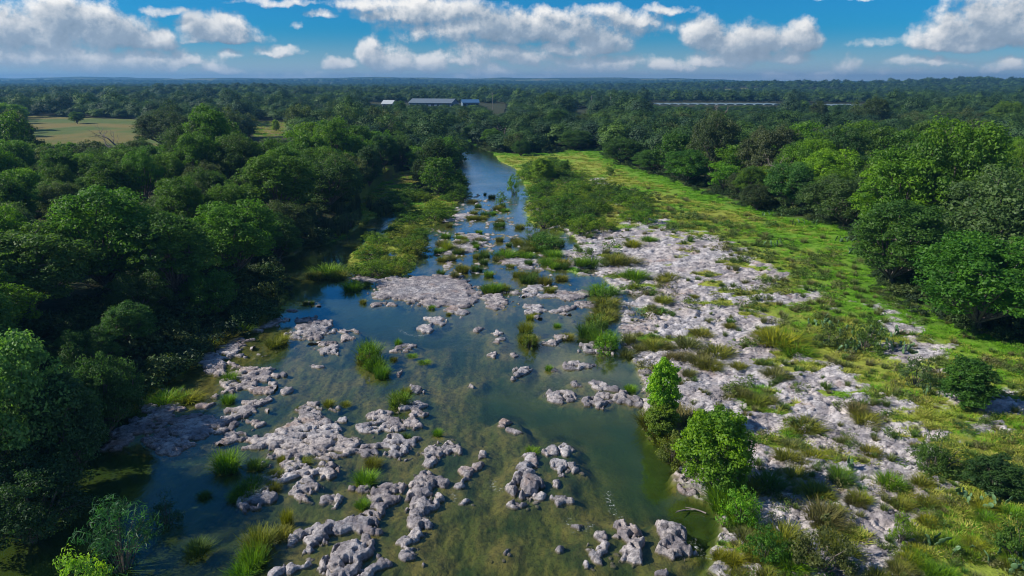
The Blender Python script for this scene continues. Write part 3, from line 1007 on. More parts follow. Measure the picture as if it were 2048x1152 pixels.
ORD = ['first', 'second', 'third', 'fourth', 'fifth', 'sixth', 'seventh', 'eighth', 'ninth', 'tenth', 'eleventh', 'twelfth']
PENDING = {}


def pend(o, key, look, px, py, cat, group):
    """remember a thing; its label is written once all of its kind stand"""
    PENDING.setdefault(key, []).append((o, look, px, py, cat, group))


def write_labels():
    for key, items in PENDING.items():
        if key == 'hero':
            for o, look, px, py, cat, group in items:
                k = min(range(len(LANDMARKS)), key=lambda i: math.hypot(px - LANDMARKS[i][0][0], py - LANDMARKS[i][0][1]))
                tag(o, look if len(look.split()) > 4 else look + ' near ' + LANDMARKS[k][1], cat, group)
            continue
        per = {}
        for it in items:
            o, look, px, py, cat, group = it
            k, d = min(((i, math.hypot(px - L[0][0], (py - L[0][1]) * 1.6)) for i, L in enumerate(LANDMARKS)), key=lambda t: t[1])
            ux, uy = px - LANDMARKS[k][0][0], (py - LANDMARKS[k][0][1]) * 1.6
            side = ('right of' if ux > 0 else 'left of') if abs(ux) > abs(uy) else ('in front of' if uy > 0 else 'behind')
            per.setdefault((look, k, side), []).append((d, it))
        for (look, k, side), lst in per.items():
            lst.sort(key=lambda t: t[0])
            lm = LANDMARKS[k][1]
            for r, (d, (o, lk, px, py, cat, group)) in enumerate(lst):
                if r < len(ORD):
                    lab = '%s %s %s' % (look, side, lm) if len(lst) == 1 else '%s, %s %s %s' % (look, ORD[r], side, lm)
                    gr = group
                else:
                    lab = '%s farther %s %s' % (look, side, lm)
                    gr = group + ', ' + side + ' ' + lm
                if len(lab.split()) > 16:
                    print('LONG', lab)
                tag(o, lab, cat, gr)


# ------------------------------------------------------------------ limestone outcrops in the river
def outcrop(P, h, seed):
    x0, y0 = P.min(0) - .5; x1, y1 = P.max(0) + .5
    cy0 = (y0 + y1) / 2
    st = max(.055, .0019 * cy0 * max(1, cy0 / 55))
    nx = max(12, int((x1 - x0) / st)); ny = max(12, int((y1 - y0) / (st * 1.1)))
    gx, gy = np.meshgrid(np.linspace(x0, x1, nx), np.linspace(y0, y1, ny))
    wx = gx + .22 * fbm(gx / .9, gy / .9, 3, 7); wy = gy + .22 * fbm(gx / .9, gy / .9, 3, 8)
    d = sdf(wx.ravel(), wy.ravel(), P).reshape(gx.shape)
    size = math.sqrt((x1 - x0 - 1) * (y1 - y0 - 1))
    thin = cy0 > 50 or h < .34
    k = fbm(gx / 1.7, gy / 1.2, 4, 31, gain=.5)
    lace = .75 if thin else (.38 if h < .5 else .24)
    big_ = 1.0 if (thin or size < 1.5) else .55
    d = d + (k * 2.1 + .12 * fbm(gx / .4, gy / .4, 3, 35)) * lace * min(1.0, size / 2.5) * 1.5 + .10 * min(1, size / 2)
    rise = np.clip(d / (.12 + .16 * min(size, 4) / 4), -1, 1)
    prof = np.where(rise > 0, 1 - (1 - np.clip(rise, 0, 1)) ** 2.5, rise * 1.2)
    lump = fbm(gx / .8 + 5, gy / .6, 4, 43, gain=.55)
    rid = fbm(gx / .55 + gy * .35, gy / .9, 4, 53, gain=.6, ridged=True)
    ledge = fbm(gx / 1.8, gy / 1.4, 3, 71)
    ledge = np.round(ledge * 5) / 5
    crisp = fbm(gx / .33 + .6 * k, gy / .24, 4, 57, gain=.62, ridged=True)
    flk = flakes(gx * big_, gy * big_, fbm(gx / 2.2, gy / 2.6, 3, 11))
    hh = h * .34 if h > .5 else min(.16, h * .45)
    z = hh * prof * (.70 + .30 * ledge + .10 * lump + .75 * flk + .9 * sstep(d, .2, 1.4) * (h > .5)) + (prof > 0) * .04 * crisp + .02 - (prof > 0) * min(.07, .03 + .1 * h) * cracks(gx * (.5 + .5 * big_), gy * (.5 + .5 * big_)) + (prof > 0) * .05 * fbm(gx / .5, gy / .4, 4, 73, gain=.65)
    z = z - (.10 + .5 * h) * sstep(fbm(gx / .62, gy / .5, 3, 68), .10, .30) * (prof > 0) * (1 - sstep(d, .5, 1.6)) * (.5 if size < 1.2 else 1)
    z = z - .28 * sstep(fbm(gx / 1.1, gy / .9, 3, 63), .20, .34) * (prof > 0) * min(.6, h * 1.0)
    z = np.where(rise <= 0, np.minimum(z, rise * .45), z)
    keep = (z > -.30)
    km = (keep[:-1, :-1] | keep[1:, :-1] | keep[:-1, 1:] | keep[1:, 1:])
    idx = np.arange(nx * ny).reshape(ny, nx)
    q = np.stack([idx[:-1, :-1], idx[:-1, 1:], idx[1:, 1:], idx[1:, :-1]], -1)[km]
    used = np.unique(q); remap = np.full(nx * ny, -1); remap[used] = np.arange(len(used))
    c = P.mean(0)
    v = np.stack([gx.ravel()[used] - c[0], gy.ravel()[used] - c[1], np.maximum(z.ravel()[used], -.34)], -1)
    me = new_mesh('rock_outcrop', v, remap[q], [M_ROCK], smooth=False)
    return link('rock_outcrop', me, loc=(c[0], c[1], 0)), size


for i, (P, h) in enumerate(OUTW):
    o, size = outcrop(P, h, i)
    pts = OUTCROPS[i][0]
    px = sum(p[0] for p in pts) / len(pts); py = sum(p[1] for p in pts) / len(pts)
    if size > 5:
        look = 'broad pale limestone shoal' if py < 700 or px < 560 else 'large grey limestone outcrop'
    elif size > 1.9:
        look = 'mid-sized pitted limestone outcrop'
    else:
        look = 'small grey limestone rock'
    pend(o, 'rock', look, px, py, 'rock', 'limestone outcrops in the river')

# ------------------------------------------------------------------ plants: leaf clouds on real limbs
def tube(pts, radii, sides=5):
    pts = [np.asarray(p, float) for p in pts]
    V, F = [], []
    for i, p in enumerate(pts):
        t = pts[min(i + 1, len(pts) - 1)] - pts[max(i - 1, 0)]
        t = t / (np.linalg.norm(t) + 1e-9)
        a = np.cross(t, [0.3, 1, .1]); a /= np.linalg.norm(a) + 1e-9
        b = np.cross(t, a)
        for s in range(sides):
            th = 2 * math.pi * s / sides
            V.append(p + radii[i] * (math.cos(th) * a + math.sin(th) * b))
    for i in range(len(pts) - 1):
        for s in range(sides):
            s2 = (s + 1) % sides
            F.append((i * sides + s, i * sides + s2, (i + 1) * sides + s2, (i + 1) * sides + s))
    return V, F


class Wood:
    def __init__(self):
        self.V, self.F = [], []

    def add(self, pts, radii, sides=5):
        v, f = tube(pts, radii, sides)
        n = len(self.V)
        self.V += v
        self.F += [tuple(i + n for i in q) for q in f]

    def mesh(self, name, mat):
        return new_mesh(name, np.array(self.V), np.array(self.F), [mat], smooth=True)


def unit(v):
    return v / (np.linalg.norm(v, axis=-1, keepdims=True) + 1e-9)


def leaves(rng, C, R, n, size, up=.35, dome=None, jitter=.55, tintc=None, aspect=.5, hang=0.0, spread=1.0):
    """n leaves about each clump centre C (radius R): rhombic faces turned outward and up"""
    k = len(C)
    d = unit(rng.normal(size=(k, n, 3)))
    d[..., 2] = np.where(d[..., 2] < -.3, d[..., 2] * .4, d[..., 2])
    r = R[:, None, None] * (rng.uniform(.25, 1.0, (k, n, 1)) ** .45) * spread
    p = C[:, None, :] + d * r * np.array([1, 1, .8])
    nrm = unit((d if dome is None else d * .45 + 1.0 * unit(p - dome)) + rng.normal(size=(k, n, 3)) * jitter + np.array([0, 0, up]))
    t = unit(np.cross(nrm, rng.normal(size=(k, n, 3))))
    if hang:
        t = unit(t * (1 - hang) + np.array([0, 0, -1]) * hang)
        nrm = unit(np.cross(t, rng.normal(size=(k, n, 3))))
    b = np.cross(nrm, t)
    L = size * rng.uniform(.6, 1.3, (k, n, 1))
    bend = nrm * L * .12
    V = np.stack([p - t * L * .5, p + b * L * aspect * .5 + bend, p + t * L * .5, p - b * L * aspect * .5 + bend], 2).reshape(-1, 3)
    F = np.arange(len(V)).reshape(-1, 4)
    tc = rng.uniform(0, 1, k) if tintc is None else tintc
    tint = np.clip(tc[:, None] * .6 + rng.uniform(0, 1, (k, n)) * .4, 0, 1)
    return V, F, np.repeat(tint.reshape(-1), 4)


def make_tree(seed, H=1.9, base=.35, nl=13, nc=15, n=90, size=.055, lobe=.40, clump=.15, top=1.0, droop=0.0, aspect=.55,
              trunk=.055, limbs=True, squash=1.0, lowz=-.62):
    """tree of crown radius about 1; returns (trunk mesh, crown mesh)"""
    rng = np.random.default_rng(seed)
    zb = base * H
    zc = zb + (H - zb) * .46
    hz = (H - zb) * .5
    lobes = []
    ga = 2.39996
    for i in range(nl):
        f = (i + .5) / nl
        zz = lowz + (.95 - lowz) * f
        rr = math.sqrt(max(0.05, 1 - min(1, abs(zz) / 1.08) ** 2)) * .66 * rng.uniform(.75, 1.15)
        a = i * ga + rng.uniform(-.5, .5)
        if top != 1.0:
            rr *= 1 + (top - 1) * f
        lobes.append([rr * math.cos(a), rr * math.sin(a), zc + zz * hz * .72 * squash + rng.uniform(-.06, .06)])
    lobes = np.array(lobes)
    lr = lobe * rng.uniform(.70, 1.15, nl)
    C, R, TT = [], [], []
    for c, r in zip(lobes, lr):
        d = unit(rng.normal(size=(nc, 3)))
        d[:, 2] = np.abs(d[:, 2]) * rng.choice([1, 1, 1, -.5], nc)
        pos = c + d * (r * rng.uniform(.55, 1.08, (nc, 1))) * np.array([1, 1, .85])
        pos[:, 2] -= droop * rng.uniform(0, .3, nc)
        C.append(pos)
        R.append(clump * rng.uniform(.6, 1.35, nc))
        TT.append(np.clip(rng.uniform(.2, .8) + rng.normal(size=nc) * .18, 0, 1))
    C = np.concatenate(C); R = np.concatenate(R); TT = np.concatenate(TT)
    V, F, tint = leaves(rng, C, R, n, size, tintc=TT, aspect=aspect)
    crown = new_mesh('crown', V, F, [M_LEAF], {'tint': tint})
    wd = Wood()
    lean = rng.uniform(-.08, .08, 2)
    t0 = np.array([0, 0, -.12]); t1 = np.array([lean[0], lean[1], zb * .8])
    wd.add([t0, t0 * .5 + t1 * .5 + [lean[1] * .3, -lean[0] * .3, 0], t1], [trunk * 1.35, trunk, trunk * .85], 7)
    if limbs:
        for c, r in zip(lobes, lr):
            mid = t1 * .5 + c * .5 + np.array([rng.uniform(-.08, .08), rng.uniform(-.08, .08), -.02])
            wd.add([t1 - [0, 0, .05], mid, c], [trunk * .62, trunk * .36, trunk * .15])
        sub = rng.choice(len(C), min(len(C), nl * 4), replace=False)
        for j in sub:
            k = int(j // nc)
            wd.add([lobes[k], C[j]], [trunk * .16, trunk * .05], 3)
    return wd.mesh('trunk', M_BARK), crown


def make_simple(seed, n, size, nl=11, nc=6, H=1.8, base=.25, mat=None, lobe=.42, clump=.26, name='far_tree'):
    rng = np.random.default_rng(seed)
    zb = base * H
    lobes = []
    for i in range(nl):
        f = (i + .5) / nl
        rr = math.sqrt(max(.05, 1 - (2 * f - 1) ** 2)) * .62
        a = i * 2.4 + rng.uniform(-.5, .5)
        lobes.append([rr * math.cos(a), rr * math.sin(a), zb + (H - zb) * (.15 + .65 * f) + rng.uniform(-.08, .08)])
    lobes = np.array(lobes)
    d = unit(rng.normal(size=(nl, nc, 3))); d[..., 2] = np.abs(d[..., 2]) * .9
    C = (lobes[:, None] + d * lobe * .8).reshape(-1, 3)
    V, F, t = leaves(rng, C, np.full(len(C), clump), n, size, dome=np.array([0, 0, zb + (H - zb) * .25]), jitter=.35, aspect=.8, tintc=np.repeat(rng.uniform(.1, .9, nl), nc))
    return new_mesh(name, V, F, [mat or M_LEAF], {'tint': t})


def make_tuft(seed, n=170, R=.5, H=.62, w=.018, segs=2, lean=.8, mat=None, name='grass_tussock', base=.18):
    """bunch grass: arching blades from a tight base"""
    rng = np.random.default_rng(seed)
    a = rng.uniform(0, 2 * math.pi, n)
    rb = base * np.sqrt(rng.uniform(0, 1, n))
    L = H * rng.uniform(.55, 1.15, n)
    ln = rng.uniform(.1, 1.0, n) * lean
    dirx, diry = np.cos(a), np.sin(a)
    bx = rb * np.cos(a + rng.normal(size=n) * .6); by = rb * np.sin(a + rng.normal(size=n) * .6)
    V = []; F = []; tt = []
    sx, sy = -np.sin(a), np.cos(a)
    tw = rng.uniform(-.7, .7, n)
    sx, sy = sx * np.cos(tw) - sy * np.sin(tw), sx * np.sin(tw) + sy * np.cos(tw)
    cols = []
    for s in range(segs + 1):
        f = s / segs
        out_ = R * ln * f ** 1.5
        zz = L * (f - .35 * ln * f * f)
        px = bx + dirx * out_; py = by + diry * out_
        ww = w * (1 - .85 * f) * (1 + .3 * rng.uniform(size=n))
        cols.append(np.stack([px - sx * ww, py - sy * ww, zz - .03], -1))
        cols.append(np.stack([px + sx * ww, py + sy * ww, zz - .03], -1))
    A = np.stack(cols, 1)
    k = A.shape[1]
    V = A.reshape(-1, 3)
    F = []
    idx = np.arange(n) * k
    for s in range(segs):
        F.append(np.stack([idx + 2 * s, idx + 2 * s + 1, idx + 2 * s + 3, idx + 2 * s + 2], -1))
    F = np.concatenate(F)
    tint = np.repeat(rng.uniform(0, 1, n), k)
    return new_mesh(name, V, F, [mat or M_BLADE], {'tint': tint})


def make_shrub(seed, n=45, size=.085, stems=16, clumps=46, H=1.1, mat=None, name='foliage', flat=1.0, hang=0.0, clump=.2, aspect=.5):
    rng = np.random.default_rng(seed)
    d = unit(rng.normal(size=(clumps, 3))); d[:, 2] = np.abs(d[:, 2])
    C = d * rng.uniform(.45, .92, (clumps, 1)) * np.array([1, 1, H * flat]) + [0, 0, .12]
    V, F, t = leaves(rng, C, clump * rng.uniform(.6, 1.3, clumps), n, size, aspect=aspect, hang=hang)
    fol = new_mesh(name, V, F, [mat or M_LEAF], {'tint': t})
    wd = Wood()
    for j in rng.choice(clumps, min(stems, clumps), replace=False):
        c = C[j]
        wd.add([[c[0] * .1, c[1] * .1, -.05], [c[0] * .5, c[1] * .5, c[2] * .6], c], [.022, .014, .006], 4)
    return fol, wd.mesh('stem', M_BARK)


# meshes ---------------------------------------------------------
OAK = [make_tree(1, 1.6, .14, 26, 15, 74, .044, .30, .135, trunk=.06, lowz=-.8), make_tree(2, 1.5, .12, 24, 16, 74, .044, .32, .14, trunk=.06, lowz=-.8), make_tree(5, 1.7, .20, 17, 15, 66, .044, .30, .14, trunk=.058, lowz=-.55)]
PECAN = [make_tree(3, 2.3, .14, 27, 15, 70, .052, .30, .14, top=.75, trunk=.045, lowz=-.85), make_tree(4, 2.1, .16, 24, 16, 72, .052, .33, .15, trunk=.045, lowz=-.8), make_tree(6, 2.5, .24, 20, 14, 66, .052, .30, .14, top=.9, trunk=.045, lowz=-.6)]
OAK_M = [make_tree(15, 1.7, .1, 15, 10, 34, .080, .35, .19, trunk=.055, lowz=-.7), make_tree(11, 1.6, .1, 18, 10, 34, .080, .34, .17, trunk=.05, lowz=-.8), make_tree(12, 1.45, .1, 17, 10, 34, .080, .36, .18, trunk=.05, lowz=-.8)]
PECAN_M = [make_tree(16, 2.4, .1, 17, 10, 34, .085, .35, .19, top=.8, trunk=.04, lowz=-.8), make_tree(13, 2.2, .1, 20, 10, 34, .090, .34, .18, trunk=.045, lowz=-.85), make_tree(14, 2.0, .1, 18, 10, 34, .090, .36, .18, top=.8, trunk=.045, lowz=-.85)]
FAR_M = [make_simple(21, 16, .19), make_simple(22, 16, .19, H=1.5), make_simple(23, 16, .2, H=2.0)]
SYC = make_tree(31, 2.1, .03, 30, 13, 60, .052, .27, .13, top=.55, trunk=.022, aspect=.8, lowz=-.95)
SLIM = make_tree(32, 3.2, .03, 26, 12, 50, .085, .32, .17, top=.6, trunk=.025, aspect=.8, lowz=-.95)
CONE = make_tree(33, 2.2, .03, 28, 13, 50, .060, .34, .16, top=.6, trunk=.05, lowz=-.98)
TUSS = [make_tuft(40 + i, 520, .5, .62, .013, 2, 1.15, base=.34) for i in range(4)]
REED = [make_tuft(50 + i, 90, .35, 1.3, .016, 2, .5, name='reed_clump', base=.25) for i in range(2)]
SHRUB = [make_shrub(60 + i) for i in range(3)]
FEATHER = [make_shrub(70 + i, 60, .17, 20, 30, 1.5, hang=0.0, clump=.3, aspect=.13) for i in range(2)]


def plant(name, loc, meshes, parts, sx, sz, col, rot=None, rng=random):
    rt = bpy.data.objects.new(name, None)
    rt.empty_display_size = .3
    rt.location = loc
    rt.rotation_euler = (0, 0, rng.uniform(0, 6.28) if rot is None else rot)
    rt.scale = (sx, sx * rng.uniform(.92, 1.08), sz)
    COL.objects.link(rt)
    for m, p in zip(meshes, parts):
        c = bpy.data.objects.new(p, m)
        c.color = col + (1,)
        COL.objects.link(c)
        c.parent = rt
    return rt


random.seed(7)
DARK = (.045, .110, .028); GREY = (.068, .125, .056); MID = (.062, .175, .022); BRIGHT = (.090, .250, .016); LIMEC = (.13, .30, .018); BLUEG = (.048, .145, .050)


def jit(c, a=.15):
    k = random.uniform(1 - a, 1 + a)
    return tuple(min(1, v * k * random.uniform(.93, 1.07)) for v in c)


# ------------------------------------------------------------------ trees placed one by one: base px, base row, top row, crown width px, set, colour, look
HERO = [
    (1960, 668, 455, 300, PECAN[1], (.035, .125, .016), 'tree', 'dense mid-green tree with low boughs at the meadow edge'),
    (1922, 632, 478, 170, PECAN[0], (.038, .13, .018), 'tree', 'deep green tree on a bare straight trunk at the meadow edge'),
    (1786, 574, 392, 200, PECAN[0], (.034, .115, .022), 'tree', 'dark leafy tree on a thin bare trunk at the meadow edge'),
    (2010, 560, 318, 330, OAK[0], (.050, .105, .045), 'tree', 'great spreading grey-green oak'),
    (1880, 500, 222, 210, PECAN[1], (.055, .150, .014), 'tree', 'tall broad yellow-green tree'),
    (1690, 452, 335, 190, OAK[1], (.040, .090, .035), 'tree', 'rounded dark oak at the meadow edge'),
    (1780, 500, 290, 200, PECAN[0], (.062, .175, .013), 'tree', 'tall bright green tree'),
    (1655, 415, 290, 130, PECAN[1], (.085, .225, .012), 'tree', 'vivid lime-green tree'),
    (1512, 420, 362, 74, OAK[1], (.030, .055, .028), 'tree', 'squat dark bushy tree at the meadow edge'),
    (1497, 400, 328, 70, PECAN[0], (.050, .135, .016), 'tree', 'small rounded mid-green tree at the meadow edge'),
    (1420, 352, 216, 120, OAK[0], (.042, .075, .040), 'tree', 'tall grey oak with open branches'),
    (1535, 372, 238, 130, OAK[1], (.045, .078, .045), 'tree', 'wide greyish oak with open branches'),
    (1580, 420, 318, 120, PECAN[1], (.035, .120, .030), 'tree', 'bluish green broadleaf tree'),
    (1610, 425, 345, 90, OAK[0], (.035, .10, .035), 'tree', 'dark green oak at the meadow edge'),
    (1370, 370, 296, 110, PECAN[0], (.040, .135, .018), 'tree', 'bushy green tree at the wood edge'),
    (1300, 346, 296, 76, PECAN[1], (.036, .110, .022), 'tree', 'vine-draped green tree at the wood edge'),
    (1245, 328, 272, 100, OAK[0], (.028, .080, .020), 'tree', 'dark round tree at the wood edge'),
    (1150, 300, 255, 80, OAK[1], (.030, .085, .022), 'tree', 'dark bushy tree behind the gravel'),
    (1085, 362, 312, 66, SYC, (.095, .190, .020), 'tree', 'rounded yellow-green willow on the gravel'),
    (1128, 352, 318, 34, SYC, (.050, .12, .020), 'tree', 'small dark-stemmed green tree on the gravel'),
    (1042, 312, 276, 44, OAK[1], (.026, .085, .022), 'tree', 'round dark tree by the river bend'),
    (1075, 300, 280, 60, SYC, (.075, .14, .020), 'tree', 'olive willow by the river bend'),
    (945, 285, 245, 56, OAK[0], (.034, .105, .018), 'tree', 'rounded tree across the upper river'),
    (985, 292, 255, 46, PECAN[1], (.050, .14, .016), 'tree', 'green tree across the upper river'),
    (876, 374, 268, 104, CONE, (.022, .060, .020), 'tree', 'cone-shaped dark tree at the river edge'),
    (851, 372, 310, 60, OAK[1], (.022, .056, .022), 'tree', 'dark spreading tree under the cone-shaped one'),
    (738, 366, 288, 66, PECAN[0], (.030, .075, .030), 'tree', 'dark tree with a visible trunk above the grass'),
    (805, 338, 268, 70, OAK[0], (.030, .085, .025), 'tree', 'dark oak shading the grass clearing'),
    (770, 340, 262, 60, PECAN[1], (.028, .085, .026), 'tree', 'tall dark tree behind the grass clearing'),
    (660, 420, 300, 170, OAK[0], (.032, .090, .026), 'tree', 'wide dark green oak above the reeds'),
    (560, 440, 296, 170, PECAN[1], (.050, .13, .018), 'tree', 'tall mid-green tree'),
    (690, 400, 318, 90, OAK[1], (.030, .080, .026), 'tree', 'dark oak beside the reeds'),
    (225, 590, 362, 250, PECAN[0], (.050, .145, .020), 'tree', 'tall forked tree with bright green crown'),
    (80, 630, 440, 260, PECAN[1], (.045, .125, .028), 'tree', 'broad mid-green tree'),
    (350, 600, 420, 190, PECAN[0], (.042, .125, .022), 'tree', 'upright leafy green tree'),
    (480, 560, 390, 190, PECAN[1], (.048, .145, .018), 'tree', 'round-topped green tree with bright boughs'),
    (425, 640, 528, 120, OAK[1], (.040, .120, .020), 'tree', 'rounded small tree on the left bank'),
    (560, 520, 420, 120, OAK[0], (.036, .100, .024), 'tree', 'dark-skirted tree by the shaded inlet'),
    (30, 1010, 648, 270, PECAN[1], (.065, .175, .055), 'tree', 'pale emerald tree with feathery boughs'),
    (-60, 800, 540, 260, PECAN[0], (.040, .12, .03), 'tree', 'mid-green tree at the left edge'),
    (130, 900, 720, 190, OAK[0], (.030, .100, .035), 'tree', 'dark green tree leaning over the shaded water'),
    (60, 1085, 900, 260, OAK[1], (.018, .060, .022), 'tree', 'black-green tree over the shaded rocks'),
    (175, 760, 650, 130, OAK[0], (.030, .090, .026), 'tree', 'low dark tree on the left slope'),
    (265, 700, 600, 120, PECAN[0], (.035, .11, .030), 'tree', 'slim grey-green tree on the left slope'),
    (140, 985, 740, 210, PECAN[0], (.028, .090, .035), 'tree', 'dark tree rising from the shaded water edge'),
    (222, 868, 690, 150, OAK[1], (.030, .090, .028), 'tree', 'dark leafy tree shading the left shoal'),
    (20, 520, 400, 150, OAK[0], (.045, .100, .040), 'tree', 'greyish oak near the left edge'),
    (335, 480, 385, 120, OAK[1], (.042, .092, .040), 'tree', 'greyish oak in the left wood'),
    (1100, 232, 182, 64, OAK[0], (.030, .075, .024), 'tree', 'big dark tree standing above the wood'),
    (1115, 268, 216, 60, PECAN[0], (.030, .095, .022), 'tree', 'dense green tree above the river bend'),
    (1745, 262, 186, 60, OAK[1], (.035, .075, .032), 'tree', 'big dark tree breaking the skyline of the right wood'),
    (1635, 250, 198, 44, OAK[0], (.032, .072, .030), 'tree', 'dark round tree breaking the skyline of the right wood'),
    (2005, 268, 198, 70, PECAN[1], (.060, .14, .020), 'tree', 'light green tree breaking the skyline at the right'),
    (20, 262, 203, 80, PECAN[1], (.070, .17, .020), 'tree', 'bright green tree left of the hay field'),
    (330, 300, 215, 110, OAK[0], (.035, .075, .035), 'tree', 'dark oak to the right of the hay field'),
    (455, 300, 222, 84, OAK[1], (.022, .050, .024), 'tree', 'near-black oak left of the small clearing'),
    (552, 262, 238, 20, SYC, (.11, .22, .02), 'tree', 'little lime-green round tree in the clearing'),
    (155, 248, 222, 36, PECAN[0], (.04, .12, .025), 'tree', 'lone green tree at the back of the hay field'),
    (800, 232, 200, 36, PECAN[0], (.035, .105, .02), 'tree', 'green tree between the white house and the barn'),
    (1428, 975, 800, 192, SYC, (.072, .195, .012), 'sapling', 'leafy bright green sapling overhanging the water'),
    (1322, 862, 712, 84, SLIM, (.110, .270, .014), 'sapling', 'slim lime-green sapling at the water edge'),
    (1320, 880, 800, 80, SLIM, (.085, .17, .02), 'sapling', 'short yellowish sapling crowding below the slim one'),
    (1932, 812, 708, 150, SYC, (.030, .105, .016), 'bush', 'lone dark green rounded bush beyond the bedrock'),
    (1985, 985, 905, 150, SYC, (.022, .072, .02), 'bush', 'dark green thicket bush at the right edge'),
    (1880, 938, 888, 150, SHRUB[1], (.040, .095, .02), 'bush', 'low spreading green bush before the thicket'),
    (1730, 700, 620, 80, SHRUB[0], (.045, .115, .025), 'bush', 'upright mesquite bush among the prickly pears'),
    (1660, 690, 640, 80, SHRUB[2], (.05, .10, .03), 'bush', 'low mesquite bush among the prickly pears'),
    (1830, 770, 705, 80, SHRUB[0], (.055, .12, .05), 'bush', 'pale grey-green bush left of the lone dark bush'),
    (1640, 1140, 1030, 150, SHRUB[1], (.055, .085, .03), 'bush', 'big olive-brown bush near the bottom edge'),
    (1530, 1120, 1040, 90, SHRUB[0], (.035, .12, .018), 'bush', 'rounded deep green bush at the bank tip'),
    (1800, 1085, 1010, 50, SHRUB[2], (.09, .21, .02), 'bush', 'small lime bush near the bottom right'),
    (2040, 1120, 1010, 120, SHRUB[1], (.04, .12, .02), 'bush', 'green bush cut by the right edge'),
    (1860, 945, 850, 70, SHRUB[1], (.05, .12, .03), 'bush', 'green bush uphill of the sandy strip'),
    (1935, 860, 845, 60, SHRUB[1], (.03, .09, .045), 'bush', 'bluish green low bush under the lone dark bush'),
    (245, 1140, 985, 170, FEATHER[0], (.022, .085, .042), 'shrub', 'feathery blue-green willow shrub in the left corner'),
    (335, 1045, 975, 78, FEATHER[1], (.014, .060, .030), 'shrub', 'dark feathery shrub in the shaded shallows'),
    (165, 1190, 1085, 130, SHRUB[2], (.13, .30, .03), 'shrub', 'lime-tipped shrub at the bottom edge'),
    (700, 455, 420, 60, FEATHER[0], (.045, .10, .06), 'shrub', 'greyish feathery shrub among the reeds'),
    (395, 700, 672, 44, SHRUB[0], (.11, .20, .02), 'shrub', 'yellow-green shrub on the shaded bank'),
    (330, 735, 700, 60, SHRUB[1], (.10, .17, .02), 'shrub', 'olive yellow shrub low on the shaded bank'),
    (1025, 388, 345, 30, SHRUB[0], (.07, .17, .02), 'shrub', 'green shrub at the upper water edge'),
    (1220, 352, 322, 22, SHRUB[1], (.045, .11, .02), 'shrub', 'small dark shrub in the upper meadow'),
    (1003, 408, 378, 30, SHRUB[2], (.06, .15, .02), 'shrub', 'round green shrub standing in the upper river'),
    (1214, 704, 655, 62, SHRUB[0], (.075, .20, .02), 'shrub', 'bright green shrub at the mouth of the side channel'),
    (1196, 664, 622, 50, SHRUB[1], (.060, .13, .03), 'shrub', 'olive green shrub lining the side channel'),
    (1216, 622, 596, 48, SHRUB[2], (.075, .12, .035), 'shrub', 'pale olive shrub lining the side channel'),
    (1210, 596, 563, 58, SHRUB[1], (.045, .14, .02), 'shrub', 'dense dark green clump at the head of the side channel'),
    (1088, 500, 460, 66, SHRUB[0], (.040, .13, .022), 'shrub', 'dense green dome of growth in the upper shallows'),
    (738, 728, 678, 46, SHRUB[2], (.065, .16, .018), 'shrub', 'green shrubby clump in the middle of the pool'),
    (797, 814, 776, 40, SHRUB[0], (.070, .15, .018), 'shrub', 'green shrubby clump at the shoal tip'),
    (1060, 694, 655, 36, SHRUB[1], (.070, .13, .025), 'shrub', 'olive clump on the low mid-river rock'),
    (1345, 925, 850, 80, SHRUB[2], (.080, .15, .03), 'shrub', 'yellowish brush between the two saplings'),
    (1480, 1050, 962, 90, SHRUB[0], (.075, .22, .02), 'shrub', 'bright grassy shrub below the leafy sapling'),
    (870, 425, 395, 50, SHRUB[0], (.10, .20, .02), 'shrub', 'bright green shrub on the left of the upper river'),
]
HEROXY = []


def hero(px, pb, pt, wpx, meshes, col, kind, look):
    x, y, z = at(px, pb)
    depth = y * math.cos(PITCH) - (z - CAMZ) * math.sin(PITCH)
    R = wpx * depth / FPX / 2
    # height for which the top projects to row pt
    lo, hi = .3, 30
    for _ in range(24):
        m = (lo + hi) / 2
        if project(x, y + R * .15, z + m)[1] > pt:
            lo = m
        else:
            hi = m
    Hm = max(v.co.z for v in meshes[1 if meshes[0].name.startswith('trunk') else 0].vertices)
    tree = meshes[0].name.startswith('trunk')
    names = ('trunk', 'crown') if tree else ('foliage', 'stem')
    o = plant({'tree': 'tree', 'sapling': 'sapling', 'bush': 'bush', 'shrub': 'shrub'}[kind], (x, y, z - .05), meshes, names, R, lo / Hm, jit(tuple(v * 1.5 for v in col), .04))
    pend(o, 'hero', look, px, (pb + pt) / 2, kind, {'tree': 'trees of the river woods', 'sapling': 'saplings at the water edge', 'bush': 'bushes on the right bank', 'shrub': 'shrubs by the water'}[kind])
    HEROXY.append((x, y, R))
    return o


for h_ in HERO:
    hero(*h_)

# dense extra sub-crowns for the trees' own crowns come from the wood behind them
LIMIT = [(735, 960, 206, 575), (30, 335, 277, 255), (500, 585, 270, 300), (1300, 1570, 208, 640), (1620, 1740, 207, 650), (980, 1016, 222, 560), (1150, 1180, 222, 500)]


def tree_ok(x, y, z, R, H):
    px, py = project(x, y, z + H)
    for a, b, lim, dmax in LIMIT:
        if a - 10 < px < b + 10 and y < dmax and py < lim:
            return False
    return True


